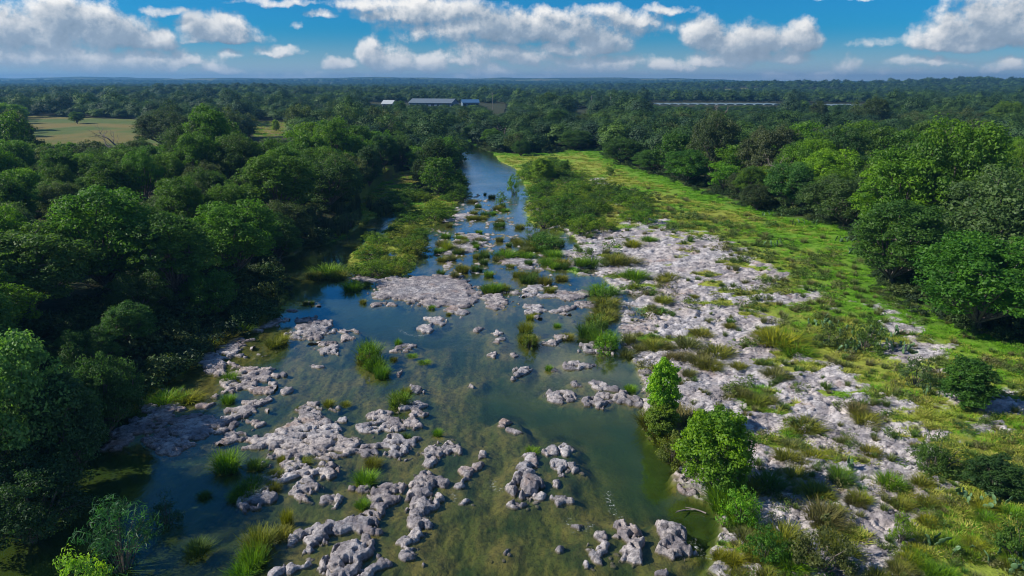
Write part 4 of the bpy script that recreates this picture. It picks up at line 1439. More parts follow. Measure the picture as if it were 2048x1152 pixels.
rs = np.random.default_rng(5)
cand = []
y = 26.0
while y < 760:
    sp = 5.4 + 2.4 * sstep(np.array(y), 60, 260) + 2.6 * sstep(np.array(y), 300, 700)
    half = .80 * y + 16
    n = int(2 * half / sp)
    xs = -half + (np.arange(n) + rs.uniform(.1, .9, n)) * sp
    ys = y + rs.uniform(-.45, .45, n) * sp
    cand.append(np.stack([xs, ys], -1))
    y += sp
cand = np.concatenate(cand)
tt = terrain(cand[:, 0], cand[:, 1])
cz = tt['z']
dl = np.maximum(sdf(cand[:, 0], cand[:, 1], LEFTWOOD), sdf(cand[:, 0], cand[:, 1], RIGHTWOOD))
okm = np.where(cand[:, 1] < 238, dl > .8, True) & (tt['clear'] < .3) & (tt['river'] < .1)
gapn = fbm(cand[:, 0] / 45, cand[:, 1] / 40, 3, 201)
okm &= ~((gapn > .42) & (cand[:, 1] > 200))
tonen = fbm(cand[:, 0] / 28, cand[:, 1] / 34, 3, 205)
placed = []
for (x, y), z, ok, tn, el_ in zip(cand, cz, okm, tonen, dl):
    if not ok:
        continue
    px, py = project(x, y, z + 4)
    if px < (-1300 if y < 110 else -330) or px > 2330:
        continue
    if any((x - hx) ** 2 + (y - hy) ** 2 < (hr * .8 + 1.3) ** 2 for hx, hy, hr in HEROXY):
        continue
    R = random.uniform(3.0, 5.0)
    if x < 0:
        pal = [DARK, MID, GREY, MID, BRIGHT, MID]
        if y < 110:
            R *= .82
    else:
        pal = [BRIGHT, MID, BRIGHT, MID, BLUEG, BRIGHT, GREY]
        if tn > .12:
            pal = [BRIGHT, BRIGHT, LIMEC, MID]
    if y > 260:
        pal = [MID, DARK, GREY, MID, BRIGHT]
    if y > 420:
        pal = [MID, DARK, DARK, GREY]
    col = random.choice(pal)
    oak = col in (DARK, GREY)
    if y > 340:
        R *= 1.1
    H = R * (1.6 if oak else 2.1) * random.choice((.75, .9, 1.0, 1.1, 1.3)) * random.uniform(.9, 1.1)
    if x > 0 and y < 300:
        H = min(H, 10.5)
    if 17.5 + 0 < z + H and y > 200:
        H = 17.5 - z if z < 8 else H
    if not tree_ok(x, y, z, R, H):
        H2 = H * .55
        if H2 > 2.5 and tree_ok(x, y, z, R, H2):
            H = H2; R *= .7
        else:
            continue
    placed.append((x, y, z, R, H, col, oak))
placed.sort(key=lambda p: p[1])
TONE = {DARK: 'dark green', GREY: 'grey-green', MID: 'mid-green', BRIGHT: 'bright green', LIMEC: 'lime-green', BLUEG: 'bluish green'}
nb_ = {'oak': 0, 'broadleaf_tree': 0}
REST = []
for (x, y, z, R, H, col, oak) in placed:
    kind = 'oak' if oak else 'broadleaf_tree'
    if nb_[kind] >= 298:
        REST.append((x, y, z, R, H))
        continue
    nb_[kind] += 1
    if y < 125:
        ms = (OAK if oak else PECAN)[random.choice((0, 0, 1, 1, 2))]; names = ('trunk', 'crown')
    else:
        ms = random.choice(OAK_M if oak else PECAN_M); names = ('trunk', 'crown')
    hm = 1.55 if oak else 2.2
    o = plant(kind, (x, y, z - .1), ms, names, R, H / hm, jit(col, .2))
    px, py = project(x, y, z + H * .6)
    big = 'tall ' if H > 8.5 else ('low ' if H < 6 else '')
    pend(o, kind, '%s%s %s' % (big, TONE[col], 'oak' if oak else 'tree'), px, py, 'tree', 'woodland oaks' if oak else 'woodland trees')


# ------------------------------------------------------------------ masses of plants nobody could count
def scatter(name, pts, scales, protos, sz=None, label='', cat='', seed=0):
    """one object: prototypes (kept inside it) instanced on its own points by geometry nodes"""
    pts = np.asarray(pts, np.float32)
    me = new_mesh(name + '_points', pts, [])
    for k, v in (('size', scales), ('tall', scales if sz is None else sz)):
        a = me.attributes.new(k, 'FLOAT', 'POINT')
        a.data.foreach_set('value', np.asarray(v, np.float32))
    o = link(name, me)
    coll = bpy.data.collections.new(name + '_kinds')
    for i, m in enumerate(protos):
        coll.objects.link(bpy.data.objects.new(name + '_kind', m))
    ng = bpy.data.node_groups.new(name + '_scatter', 'GeometryNodeTree')
    ng.interface.new_socket('Geometry', in_out='INPUT', socket_type='NodeSocketGeometry')
    ng.interface.new_socket('Geometry', in_out='OUTPUT', socket_type='NodeSocketGeometry')
    N, L = ng.nodes, ng.links
    gi = N.new('NodeGroupInput'); go = N.new('NodeGroupOutput')
    ci = N.new('GeometryNodeCollectionInfo')
    ci.inputs['Collection'].default_value = coll
    ci.inputs['Separate Children'].default_value = True
    ci.inputs['Reset Children'].default_value = True
    ip = N.new('GeometryNodeInstanceOnPoints')
    ip.inputs['Pick Instance'].default_value = True
    ri = N.new('FunctionNodeRandomValue'); ri.data_type = 'INT'
    ri.inputs['Min'].default_value = 0; ri.inputs['Max'].default_value = len(protos) - 1
    ri.inputs['Seed'].default_value = seed
    rr = N.new('FunctionNodeRandomValue'); rr.data_type = 'FLOAT_VECTOR'
    rr.inputs[0].default_value = (-.06, -.06, 0); rr.inputs[1].default_value = (.06, .06, 6.283)
    a1 = N.new('GeometryNodeInputNamedAttribute'); a1.data_type = 'FLOAT'; a1.inputs['Name'].default_value = 'size'
    a2 = N.new('GeometryNodeInputNamedAttribute'); a2.data_type = 'FLOAT'; a2.inputs['Name'].default_value = 'tall'
    cb = N.new('ShaderNodeCombineXYZ')
    L.new(a1.outputs[0], cb.inputs[0]); L.new(a1.outputs[0], cb.inputs[1]); L.new(a2.outputs[0], cb.inputs[2])
    L.new(gi.outputs[0], ip.inputs['Points'])
    L.new(ci.outputs[0], ip.inputs['Instance'])
    L.new(ri.outputs[2], ip.inputs['Instance Index'])
    L.new(rr.outputs[0], ip.inputs['Rotation'])
    L.new(cb.outputs[0], ip.inputs['Scale'])
    L.new(ip.outputs[0], go.inputs[0])
    md = o.modifiers.new('scatter', 'NODES')
    md.node_group = ng
    o['kind'] = 'stuff'
    o['label'] = label
    o['category'] = cat
    return o


# far woods
FARP = [make_simple(81, 64, .075, 13, 6, 1.5, .02, M_FARTREE, .34, .26), make_simple(82, 64, .075, 12, 6, 1.25, .02, M_FARTREE, .36, .26), make_simple(83, 64, .075, 13, 6, 1.7, .02, M_FARTREE, .34, .26)]
pts, sc_, tl = [], [], []
for (x, y, z, R, H) in REST:
    pts.append((x, y, z)); sc_.append(R * 1.25); tl.append(H * .88 / 1.6)
y = 760.0
rr_ = np.random.default_rng(9)
while y < 3300:
    sp = 10 + y / 260
    half = .80 * y + 16
    n = int(2 * half / sp)
    xs = -half + (np.arange(n) + rr_.uniform(0, 1, n)) * sp
    ys = y + rr_.uniform(-.5, .5, n) * sp
    t_ = terrain(xs, ys)
    gp_ = fbm(xs / 120, ys / 70, 3, 301)
    for X_, Y_, Z_, cl, g_ in zip(xs, ys, t_['z'], t_['clear'], gp_):
        if cl > .4 or (g_ > .26 and Y_ < 2400):
            continue
        r = random.uniform(4.4, 7.5) * (1 + (Y_ > 1500) * .35)
        h = min(r * random.uniform(1.0, 1.7), 15.0 - Z_) if Z_ < 9 and X_ < 100 and Y_ < 2300 else r * random.uniform(1.0, 1.5)
        if h < 2:
            continue
        if not tree_ok(X_, Y_, Z_, r, h):
            continue
        pts.append((X_, Y_, Z_)); sc_.append(r); tl.append(h / 1.6)
    y += sp * 1.15
scatter('distant_woodland', pts, sc_, FARP, tl, 'distant hazy woodland reaching from the river woods to the hills', 'woodland')
print('placed', len(placed), 'rest', len(REST), 'far pts', len(pts), 'counts', nb_)

# undergrowth along and inside the wood edges
UND = [make_shrub(90 + i, 26, .17, 4, 22, .9, M_UNDER, clump=.28)[0] for i in range(3)]
n = 26000
yy_ = 26 + (270 - 26) * rr_.uniform(0, 1, n) ** 1.5
xx_ = rr_.uniform(-1, 1, n) * (.80 * yy_ + 10)
t_ = terrain(xx_, yy_)
d_ = np.maximum(sdf(xx_, yy_, LEFTWOOD), sdf(xx_, yy_, RIGHTWOOD))
leftm = t_['left']
bank = leftm & (t_['w'] < -.6) & (t_['clear'] < .3) & (yy_ < 125)
keep = ((d_ > -1.5) & (d_ < 15)) | (bank & (d_ < 0))
keep &= (t_['river'] < .05) & (t_['clear'] < .5)
keep &= rr_.uniform(0, 1, n) < np.where(d_ > 4, .55, .85)
s_ = rr_.uniform(.5, 1.5, n) * np.where(d_ > 0, 1.15, .7)
scatter('undergrowth', np.stack([xx_, yy_, t_['z']], -1)[keep], s_[keep], UND, s_[keep] * rr_.uniform(.6, 1.1, n)[keep], 'dark tangled undergrowth along the wood edges', 'undergrowth', 3)
print('undergrowth', keep.sum())

# ------------------------------------------------------------------ tussocks placed one by one: px, base row, width, height px, tone
TB = (.10, .26, .014); TO = (.14, .20, .030); TD = (.055, .15, .022); TG = (.12, .165, .060); TY = (.19, .27, .020); TBR = (.135, .15, .065)
TTONE = {TB: 'bright green', TO: 'olive', TD: 'dark green', TG: 'greyish green', TY: 'yellow-green', TBR: 'straw-brown'}
TUS = [(445, 948, 52, 52, TB), (507, 940, 30, 24, TD), (455, 766, 30, 26, TB), (452, 808, 26, 24, TB), (466, 768, 24, 10, TY), (318, 812, 62, 18, TB), (362, 808, 50, 24, TY),
       (545, 697, 34, 26, TO), (560, 688, 28, 24, TY), (485, 1000, 50, 34, TB), (470, 1003, 34, 22, TB), (500, 985, 44, 34, TD), (540, 985, 28, 22, TO), (572, 1050, 24, 36, TY), (560, 1080, 40, 26, TO),
       (512, 1110, 52, 62, TO), (500, 1140, 52, 52, TB), (478, 1160, 50, 36, TB), (597, 822, 16, 12, TO), (655, 812, 20, 16, TO), (690, 812, 18, 12, TO), (797, 815, 38, 38, TB), (812, 790, 18, 20, TO),
       (561, 925, 16, 18, TO), (598, 932, 34, 12, TO), (512, 938, 32, 18, TD), (547, 955, 28, 18, TO), (542, 982, 26, 22, TO), (744, 935, 30, 22, TO), (727, 974, 42, 36, TB), (812, 878, 18, 12, TD),
       (722, 1018, 26, 22, TB), (875, 872, 18, 18, TB), (388, 1115, 46, 34, TD), (405, 1000, 24, 20, TD), (1064, 908, 26, 10, TB), (1330, 1090 - 130, 1, 1, TB),
       (735, 722, 44, 50, TB), (748, 742, 44, 34, TB), (762, 757, 30, 30, TB), (725, 730, 30, 30, TO), (796, 692, 13, 20, TB), (786, 722, 14, 12, TO), (823, 715, 18, 6, TB), (848, 728, 20, 6, TB),
       (725, 608, 13, 14, TO), (700, 583, 36, 26, TB), (718, 575, 14, 16, TD), (733, 573, 12, 16, TD), (610, 609, 10, 12, TD), (622, 609, 10, 12, TD),
       (650, 556, 58, 32, TB), (625, 560, 34, 20, TO), (672, 560, 36, 22, TO), (640, 560, 30, 18, TO), (862, 619, 14, 12, TB), (897, 631, 10, 9, TO), (976, 586, 30, 22, TB), (990, 586, 34, 24, TB), (1008, 584, 26, 20, TO), (1030, 587, 20, 10, TO),
       (925, 547, 24, 22, TO), (950, 545, 16, 18, TD), (960, 544, 10, 10, TD), (1035, 555, 20, 16, TO), (1056, 566, 34, 22, TD), (1090, 570, 30, 22, TO), (1048, 558, 24, 18, TO), (1100, 585, 24, 14, TO),
       (1052, 666, 28, 30, TO), (1060, 692, 34, 26, TO), (1052, 690, 28, 24, TY), (1060, 640, 16, 16, TY), (1098, 742, 14, 16, TB), (1115, 655, 14, 12, TB), (1136, 680, 26, 16, TO), (1070, 632, 14, 10, TO),
       (1063, 560, 26, 20, TD), (1124, 562, 26, 14, TO), (1209, 594, 56, 28, TB), (1216, 618, 50, 22, TO), (1212, 636, 46, 22, TO), (1196, 652, 46, 26, TO), (1178, 676, 44, 34, TD), (1212, 698, 50, 42, TB), (1200, 690, 36, 30, TB), (1225, 640, 26, 18, TG),
       (1085, 492, 62, 30, TD), (1070, 500, 44, 24, TO), (1105, 498, 36, 24, TD), (1109, 518, 34, 20, TB), (1124, 534, 34, 18, TO), (1100, 532, 36, 18, TB), (1189, 534, 50, 26, TD), (1165, 536, 30, 20, TB), (1245, 532, 64, 28, TG), (1230, 530, 40, 26, TO),
       (1268, 494, 32, 20, TY), (1300, 484, 30, 12, TB), (1271, 562, 46, 24, TB), (1268, 578, 20, 18, TY), (1340, 560, 36, 20, TO), (1325, 566, 30, 14, TO), (1330, 608, 36, 18, TO), (1305, 620, 18, 14, TG), (1318, 630, 16, 10, TO), (1360, 622, 26, 10, TO),
       (1391, 600, 14, 8, TO), (1407, 675, 40, 14, TO), (1463, 658, 24, 12, TO), (1260, 690, 28, 26, TG), (1256, 716, 30, 22, TG), (1280, 704, 26, 20, TG), (1312, 702, 48, 16, TO), (1336, 702, 30, 14, TG), (1380, 698, 50, 18, TG), (1345, 722, 28, 24, TBR), (1372, 724, 40, 20, TBR),
       (1440, 718, 60, 28, TO), (1405, 736, 50, 24, TG), (1425, 744, 44, 20, TO), (1380, 758, 26, 18, TG), (1480, 740, 30, 12, TO),
       (999, 455, 24, 14, TD), (961, 440, 24, 12, TO), (1039, 458, 18, 14, TO), (945, 406, 22, 10, TG), (995, 420, 20, 12, TO), (970, 390, 6, 7, TD), (915, 471, 10, 6, TO), (966, 484, 12, 8, TD), (999, 484, 16, 11, TO), (1037, 490, 22, 14, TO),
       (967, 517, 24, 16, TD), (1012, 518, 40, 22, TB), (1020, 536, 16, 12, TO), (925, 542, 20, 12, TO), (893, 502, 22, 24, TY), (903, 500, 18, 12, TO), (1073, 497, 24, 12, TD), (1123, 560, 20, 12, TO), (1280, 792 - 0, 1, 1, TB), (1262, 785, 24, 18, TB),
       (1320, 880, 60, 60, TO), (1340, 900, 60, 50, TO), (1370, 860, 70, 30, TBR), (1385, 905, 60, 40, TBR), (1300, 860, 40, 40, TO), (1360, 930, 50, 30, TO), (1465, 1040, 70, 66, TB), (1490, 1060, 60, 50, TB), (1450, 1010, 60, 46, TB), (1500, 1000, 50, 40, TO), (1545, 985, 60, 36, TD),
       (1580, 1100, 70, 50, TO), (1660, 1060, 70, 46, TG), (1590, 1150, 80, 50, TB), (1700, 1120, 60, 40, TO), (1560, 760, 50, 18, TG), (1570, 700, 80, 36, TY), (1600, 712, 60, 30, TB), (1545, 690, 50, 24, TY), (1585, 690, 60, 30, TB),
       (1790, 985, 50, 36, TB), (1690, 960, 40, 30, TB), (1690, 975, 44, 34, TD), (1640, 1000, 60, 24, TO), (1600, 960, 46, 24, TO), (1490, 800, 34, 28, TG), (1520, 815, 44, 16, TO), (1545, 812, 36, 16, TG), (1620, 870, 60, 24, TO), (1590, 900, 40, 22, TG),
       (1610, 935, 46, 22, TG), (1740, 850, 50, 20, TO), (1720, 835, 40, 22, TBR), (1580, 925, 46, 26, TO), (1640, 920, 44, 18, TY), (1700, 888, 30, 14, TG), (400, 704, 60, 34, TY), (366, 724, 56, 30, TO), (345, 748, 54, 30, TY), (300, 778, 60, 32, TO), (268, 806, 56, 30, TY), (322, 765, 50, 28, TB), (432, 688, 56, 30, TO), (470, 670, 50, 28, TB), (240, 834, 56, 34, TO), (385, 690, 56, 30, TY), (508, 655, 46, 26, TO), (532, 640, 40, 24, TD), (280, 770, 60, 34, TD), (350, 710, 60, 34, TO), (1750, 915, 40, 14, TO), (1460, 800, 24, 18, TG)]
ntu = 0


def tussock(px, pb, w, h, col, look=None, loc=None):
    global ntu
    if loc is None:
        x, y, z = at(px, pb)
        depth = y * math.cos(PITCH) - (z - CAMZ) * math.sin(PITCH)
        wm = w * depth / FPX
        dl_ = math.atan2(CAMZ, y)
        y += wm * .42
        z = max(tz(x, y), -.05)
        sx = wm * 1.12
        sz = max((h * depth / FPX - .45 * wm * math.sin(dl_)) / math.cos(dl_) * 1.05, .38 * wm)
    else:
        x, y, z, sx, sz = loc
    rt = link('grass_tussock', random.choice(TUSS), None, (x, y, z - .02), random.uniform(0, 6.28), (sx, sx, max(sz, .25) / .62 * .92))
    rt.color = jit(col, .12) + (1,)
    size = 'large ' if sx > 2.2 else ('small ' if sx < .9 else '')
    ntu += 1
    pend(rt, 'tussock', '%s%s grass tussock' % (size, TTONE[col]), px, pb - h / 2, 'tussock', 'grass tussocks in and along the river')


TUSXY = []
for (px, pb, w, h, col) in TUS:
    if w > 2:
        tussock(px, pb, w, h, col)

k = 0
while k < 55:
    x, y = gp(random.uniform(850, 1150), random.uniform(385, 560))
    r_ = terrain(np.array([x]), np.array([y]))
    if r_['river'][0] < .5 or r_['z'][0] < -.12:
        continue
    px, py = project(x, y, 0)
    tussock(px, py, 20, 10, random.choice((TO, TD, TB, TG)), loc=(x, y, 0, random.uniform(.8, 1.8), random.uniform(.5, 1.0)))
    k += 1

# bunch grass over the limestone and the gravelly banks: the largest are things, the rest one mass
rt_ = np.random.default_rng(12)
n = 15000
yb = 24 + (135 - 24) * rt_.uniform(0, 1, n) ** 1.25
xb = rt_.uniform(-.5, 1, n) * (.78 * yb + 6)
t_ = terrain(xb, yb)
q = fbm(xb / 3.2, yb / 2.6, 4, 401)
lm = t_['lime']
inl = (~t_['left']) & (t_['river'] < .2) & (t_['w'] < -.3)
prob = np.where(t_['rock'] > .5, np.clip((q + .06) * 1.7, 0, .65) * np.clip((9.0 - lm) / 6 + .10, .10, 1.0), .5)
prob = np.where((t_['rock'] > .5) & (yb < 44), np.clip(prob + .16 * sstep(lm, 11, 2), 0, 1), prob)
prob = np.where(t_['wood'] > .5, 0, prob)
meadow_z = (t_['rock'] < .3) & (lm < -7)
prob = np.where(meadow_z, .04, prob)
sel = inl & (rt_.uniform(0, 1, n) < prob)
xb, yb, zb, rb = xb[sel], yb[sel], t_['z'][sel], t_['rock'][sel]
sb = rt_.uniform(.45, 1.35, sel.sum()) * np.interp(yb, [26, 50, 80], [.62, .9, 1.3])
rank = np.argsort(-(sb / yb))
ntop = max(0, 296 - ntu)
top_ = [i for i in rank if abs(project(xb[i], yb[i], 0)[0] - 1024) < 1050 and project(xb[i], yb[i], 0)[1] < 1170][:ntop]
ts_ = set(top_)
for i in top_:
    px, py = project(xb[i], yb[i], zb[i])
    col = random.choice([TG, TO, TG, TBR, TO, TY] if rb[i] > .3 else [TO, TB, TY, TO, TB])
    tussock(px, py, 40, 20, col, loc=(xb[i], yb[i], zb[i], sb[i] * 1.15, sb[i] * .60))
rest = np.array([i for i in range(len(xb)) if i not in ts_])
WEEDT = [make_tuft(130 + i, 110, .5, .6, .018, 2, .85, M_WEED) for i in range(3)] + [make_shrub(140, 14, .16, 2, 16, .55, M_WEED, clump=.28)[0]]
scatter('bunch_grass', np.stack([xb, yb, zb], -1)[rest], sb[rest] * .95, WEEDT, sb[rest] * .7, 'small olive and straw bunch grasses scattered over the right bank', 'bunch grass', 5)
print('tussocks', ntu, 'bunch', len(rest))

# fine herbs between the tussocks and the meadow itself
MEA = [make_tuft(150 + i, 60, .5, .5, .026, 1, 1.0, M_MEADOW, base=.4) for i in range(3)]
n = 110000
ym = 26 + (330 - 26) * rt_.uniform(0, 1, n) ** 1.35
xm = rt_.uniform(-.6, 1, n) * (.78 * ym + 6)
t_ = terrain(xm, ym)
qm = fbm(xm / 5, ym / 4, 4, 405)
sel = (t_['river'] < .2) & (t_['wood'] < .7) & (t_['rock'] < .35) & (t_['w'] < -.25)
sel &= rt_.uniform(0, 1, n) < np.clip(.55 + qm * .9, .15, 1)
zm = t_['z'][sel]
sm = rt_.uniform(.35, .9, sel.sum()) * (1 + .5 * (ym[sel] > 90))
DRYP = [make_tuft(160 + i, 46, .5, .55, .026, 1, .9, M_DRY, base=.35) for i in range(3)]
isdry = rt_.uniform(0, 1, sel.sum()) < t_['dry'][sel] * 1.1 - .12
hh_ = sm * (.42 + .5 * np.clip(qm[sel], 0, 1))
P3 = np.stack([xm[sel], ym[sel], zm], -1)
scatter('meadow_grass', P3[~isdry], (sm * 1.3)[~isdry], MEA, hh_[~isdry], 'thick bright green grass of the riverside meadow', 'grass', 8)
scatter('yellowing_grass', P3[isdry], (sm * 1.3)[isdry], DRYP, hh_[isdry] * 1.15, 'yellow and straw coloured grass of the riverside meadow', 'grass', 9)
print('meadow', sel.sum())

# green bushes over the gravel between the upper river and the meadow, and on the grassy spit
MIDB = wp([(1045, 330), (1110, 320), (1200, 380), (1290, 400), (1310, 450), (1180, 470), (1070, 450), (1050, 410)], .4)
SPIT = wp([(715, 548), (700, 535), (722, 490), (765, 462), (800, 445), (850, 455), (842, 500), (826, 528), (795, 548)], .3)
UPL = wp([(800, 440), (860, 452), (928, 402), (930, 360), (905, 350), (850, 372), (790, 400)], .6)
REEDP = wp([(700, 470), (640, 480), (560, 505), (560, 480), (650, 440), (720, 400), (790, 425), (740, 440)], .4)
cnt = 0
for poly, num, meshes, nm, cols, sr, look, cat, grp in (
        (MIDB, 120, SHRUB, 'shrub', [(.07, .20, .022), (.11, .24, .02), (.055, .15, .03)], (1.5, 3.0), 'green shrub on the gravel', 'shrub', 'shrubs on the upper gravel bank'),
        (SPIT, 36, SHRUB, 'shrub', [(.095, .21, .02), (.07, .18, .02), (.14, .22, .03)], (1.1, 2.1), 'leafy green shrub on the spit', 'shrub', 'shrubs on the grassy spit'),
        (UPL, 44, SHRUB, 'shrub', [(.07, .19, .02), (.11, .23, .02), (.05, .15, .022)], (1.3, 2.6), 'green shrub on the left gravel', 'shrub', 'shrubs on the upper left shore')):
    P = np.array(poly); lo = P.min(0); hi = P.max(0)
    k = 0; guard = 0
    while k < num and guard < 6000:
        guard += 1
        x = random.uniform(lo[0], hi[0]); y = random.uniform(lo[1], hi[1])
        if sdf(np.array([x]), np.array([y]), poly)[0] < 0:
            continue
        z = tz(x, y)
        if z < -.15:
            continue
        s = random.uniform(*sr)
        col = random.choice(cols)
        o = plant(nm, (x, y, max(z, 0) - .05), random.choice(meshes), ('foliage', 'stem'), s, s * random.uniform(.55, .85), jit(col, .2))
        px, py = project(x, y, z + .5)
        tone = 'yellowish' if col[0] > .08 else ('dark' if col[1] < .152 else 'fresh')
        pend(o, 'bankshrub', '%s %s' % (tone, look), px, py, cat, grp)
        k += 1
P = np.array(REEDP); lo = P.min(0); hi = P.max(0)
k = 0
while k < 36:
    x = random.uniform(lo[0], hi[0]); y = random.uniform(lo[1], hi[1])
    if sdf(np.array([x]), np.array([y]), REEDP)[0] < 0:
        continue
    z = max(tz(x, y), 0)
    s = random.uniform(1.2, 2.0)
    o = link('reed_clump', random.choice(REED), None, (x, y, z - .03), random.uniform(0, 6), (s, s, s * random.uniform(.8, 1.1)))
    o.color = jit((.055, .10, .055), .2) + (1,)
    px, py = project(x, y, z + .5)
    pend(o, 'reed', 'grey-green reed clump', px, py, 'reeds', 'reeds by the shaded inlet')
    k += 1

# ------------------------------------------------------------------ prickly pears
M_PAD, g, out = material('cactus_skin')
pn = g.noise(g.node('ShaderNodeTexCoord').outputs['Object'], 9, 3, .5)
g.put(out.inputs[0], principled(g, g.mix(pn, (.07, .15, .055), (.12, .21, .09)), .5, .4))


def pad_mesh():
    V = []; F = []
    nu, nv = 10, 6
    for i in range(nv + 1):
        ph = math.pi * i / nv
        for j in range(nu):
            th = 2 * math.pi * j / nu
            V.append((math.sin(ph) * math.cos(th) * .42 * (1 + .15 * math.cos(ph)), math.sin(ph) * math.sin(th) * .09, .5 - .5 * math.cos(ph)))
    for i in range(nv):
        for j in range(nu):
            F.append((i * nu + j, i * nu + (j + 1) % nu, (i + 1) * nu + (j + 1) % nu, (i + 1) * nu + j))
    return new_mesh('pad', np.array(V), np.array(F), [M_PAD], smooth=True)


PAD = pad_mesh()


def prickly_pear(px, py, n, spread):
    x, y, z = at(px, py)
    rt = bpy.data.objects.new('prickly_pear', None)
    rt.location = (x, y, z)
    COL.objects.link(rt)
    for i in range(n):
        a = random.uniform(0, 6.28); r = spread * math.sqrt(random.random())
        bx, by = r * math.cos(a) * 1.4, r * math.sin(a)
        p0 = Vector((bx, by, -.03)); rot0 = (random.uniform(-.35, .35), random.uniform(-.4, .4), random.uniform(0, 6.28))
        s = random.uniform(.24, .38)
        for lv in range(random.choice((2, 3))):
            o = link('pad', PAD, rt, p0, 0, (s, s, s))
            o.rotation_euler = rot0
            up = o.rotation_euler.to_matrix() @ Vector((random.uniform(-.2, .2) * s, 0, .9 * s))
            p0 = p0 + up
            rot0 = (rot0[0] + random.uniform(-.5, .5), rot0[1] + random.uniform(-.7, .7), rot0[2] + random.uniform(-.6, .6))
            s *= .9
    pend(rt, 'pear', 'prickly pear with pale pads', px, py, 'cactus', 'prickly pears on the right bank')


for a in ((1690, 690, 12, 1.2), (1718, 672, 12, 1.1), (1745, 690, 13, 1.2), (1770, 668, 10, 1.0), (1665, 655, 9, .9), (1705, 706, 8, .9), (1640, 648, 7, .8), (1800, 700, 8, .9),
          (1960, 1005, 9, .8), (1985, 990, 7, .7), (2000, 1130, 8, .8), (1900, 1098, 6, .7), (1700, 940, 5, .5), (1610, 450 + 0, 7, 1.2), (1548, 433, 7, 1.3), (1545, 492, 6, 1.2),
          (1690, 482, 7, 1.2), (1715, 505, 6, 1.2), (1870, 790, 5, .6)):
    prickly_pear(*a)

# loose stones on the limestone and in the shallows
rk_m = []
for s in range(4):
    rg = np.random.default_rng(500 + s)
    V = []; F = []
    nu, nv = 9, 6
    for i in range(nv + 1):
        ph = math.pi * i / nv
        for j in range(nu):
            th = 2 * math.pi * j / nu
            k = 1 + rg.uniform(-.22, .22)
            V.append((math.sin(ph) * math.cos(th) * k, math.sin(ph) * math.sin(th) * .75 * k, .42 * math.cos(ph) * k))
    for i in range(nv):
        for j in range(nu):
            F.append((i * nu + j, (i + 1) * nu + j, (i + 1) * nu + (j + 1) % nu, i * nu + (j + 1) % nu))
    rk_m.append(new_mesh('stone', np.array(V), np.array(F), [M_ROCK]))
n = 16000
yk = 25 + 90 * rt_.uniform(0, 1, n) ** 1.3
xk = rt_.uniform(-.8, .95, n) * (.78 * yk)
t_ = terrain(xk, yk)
qk = fbm(xk / 2.5, yk / 2.5, 3, 601)
sel = ((t_['rock'] > .6) & (qk > .05) & (rt_.uniform(0, 1, n) < .5)) | ((t_['river'] > .8) & (t_['z'] > -.12) & (qk > .26) & (rt_.uniform(0, 1, n) < .5))
sk = rt_.uniform(.05, .22, n)
scatter('loose_stones', np.stack([xk, yk, t_['z'] + .0], -1)[sel], sk[sel], rk_m, sk[sel], 'loose grey stones strewn over bedrock and shallows', 'stones', 2)
print('stones', sel.sum())

# ------------------------------------------------------------------ dead tree, buildings, poles, greenhouses
wd = Wood()
rg = np.random.default_rng(77)


def branch(p, d, L, r, lv):
    q = p + d * L
    m = (p + q) / 2 + rg.normal(size=3) * L * .06
    wd.add([p, m, q], [r, r * .75, r * .5], 5 if lv < 2 else 3)
    if lv < 4:
        for _ in range(3):
            nd = unit(d + rg.normal(size=3) * .65 + np.array([0, 0, .05]))
            branch(q if _ else m, nd, L * rg.uniform(.55, .8), r * .5, lv + 1)


branch(np.array([0, 0, -.2]), np.array([.05, 0, 1.0]), 4.2, .42, 0)
me = wd.mesh('branches', M_DEAD)
x, y, z = at(1448, 262)
for px, py, s_ in ((760, 300, 1.5), (640, 350, 1.3), (1560, 400, 1.3), (240, 330, 1.5), (1010, 290, 1.3)):
    bx_, by_, bz_ = at(px, py)
    sn = link('dead_tree', me, None, (bx_, by_, bz_ - .2), random.uniform(0, 6), (s_ * .75, s_ * .75, s_ * .62))
    pend(sn, 'snag', 'bare grey dead tree', px, py, 'tree', 'dead trees in the woods')
dt = link('dead_tree', me, None, (x, y, z + 1.5), 0, (1.35, 1.35, 1.0))
tag(dt, 'bare reddish grey dead tree rising out of the right wood', 'tree')


def flat(name, col, rough=.6, metal=0.0):
    m, g, out = material(name)
    nn = g.noise(g.node('ShaderNodeNewGeometry').outputs['Position'], .6, 4, .6)
    g.put(out.inputs[0], principled(g, g.mix(nn, tuple(v * .85 for v in col), tuple(min(1, v * 1.12) for v in col)), rough, .4, metal=metal))
    return m


M_ROOFG = flat('grey_blue_metal_roof', (.13, .17, .21), .6)
M_ROOFB = flat('blue_metal_roof', (.05, .13, .26), .6)
M_WALLP = flat('pale_metal_wall', (.14, .20, .27))
M_WHITE = flat('white_paint', (.40, .44, .47))
M_DARKW = flat('dark_glass', (.03, .04, .05), .2)
M_GHOUSE = flat('white_greenhouse_film', (.15, .20, .21), .4)
M_POLE = flat('grey_pole', (.25, .23, .20))
M_RED = flat('red_earth_brown', (.28, .13, .10))


def box(x0, x1, y0, y1, z0, z1):
    V = [(x0, y0, z0), (x1, y0, z0), (x1, y1, z0), (x0, y1, z0), (x0, y0, z1), (x1, y0, z1), (x1, y1, z1), (x0, y1, z1)]
    F = [(0, 3, 2, 1), (4, 5, 6, 7), (0, 1, 5, 4), (1, 2, 6, 5), (2, 3, 7, 6), (3, 0, 4, 7)]
    return V, F


def boxes(name, mat, parent, lst):
    V = []; F = []
    for b in lst:
        v, f = box(*b); n = len(V); V += v; F += [tuple(i + n for i in q) for q in f]
    return link(name, new_mesh(name, V, F, [mat]), parent)


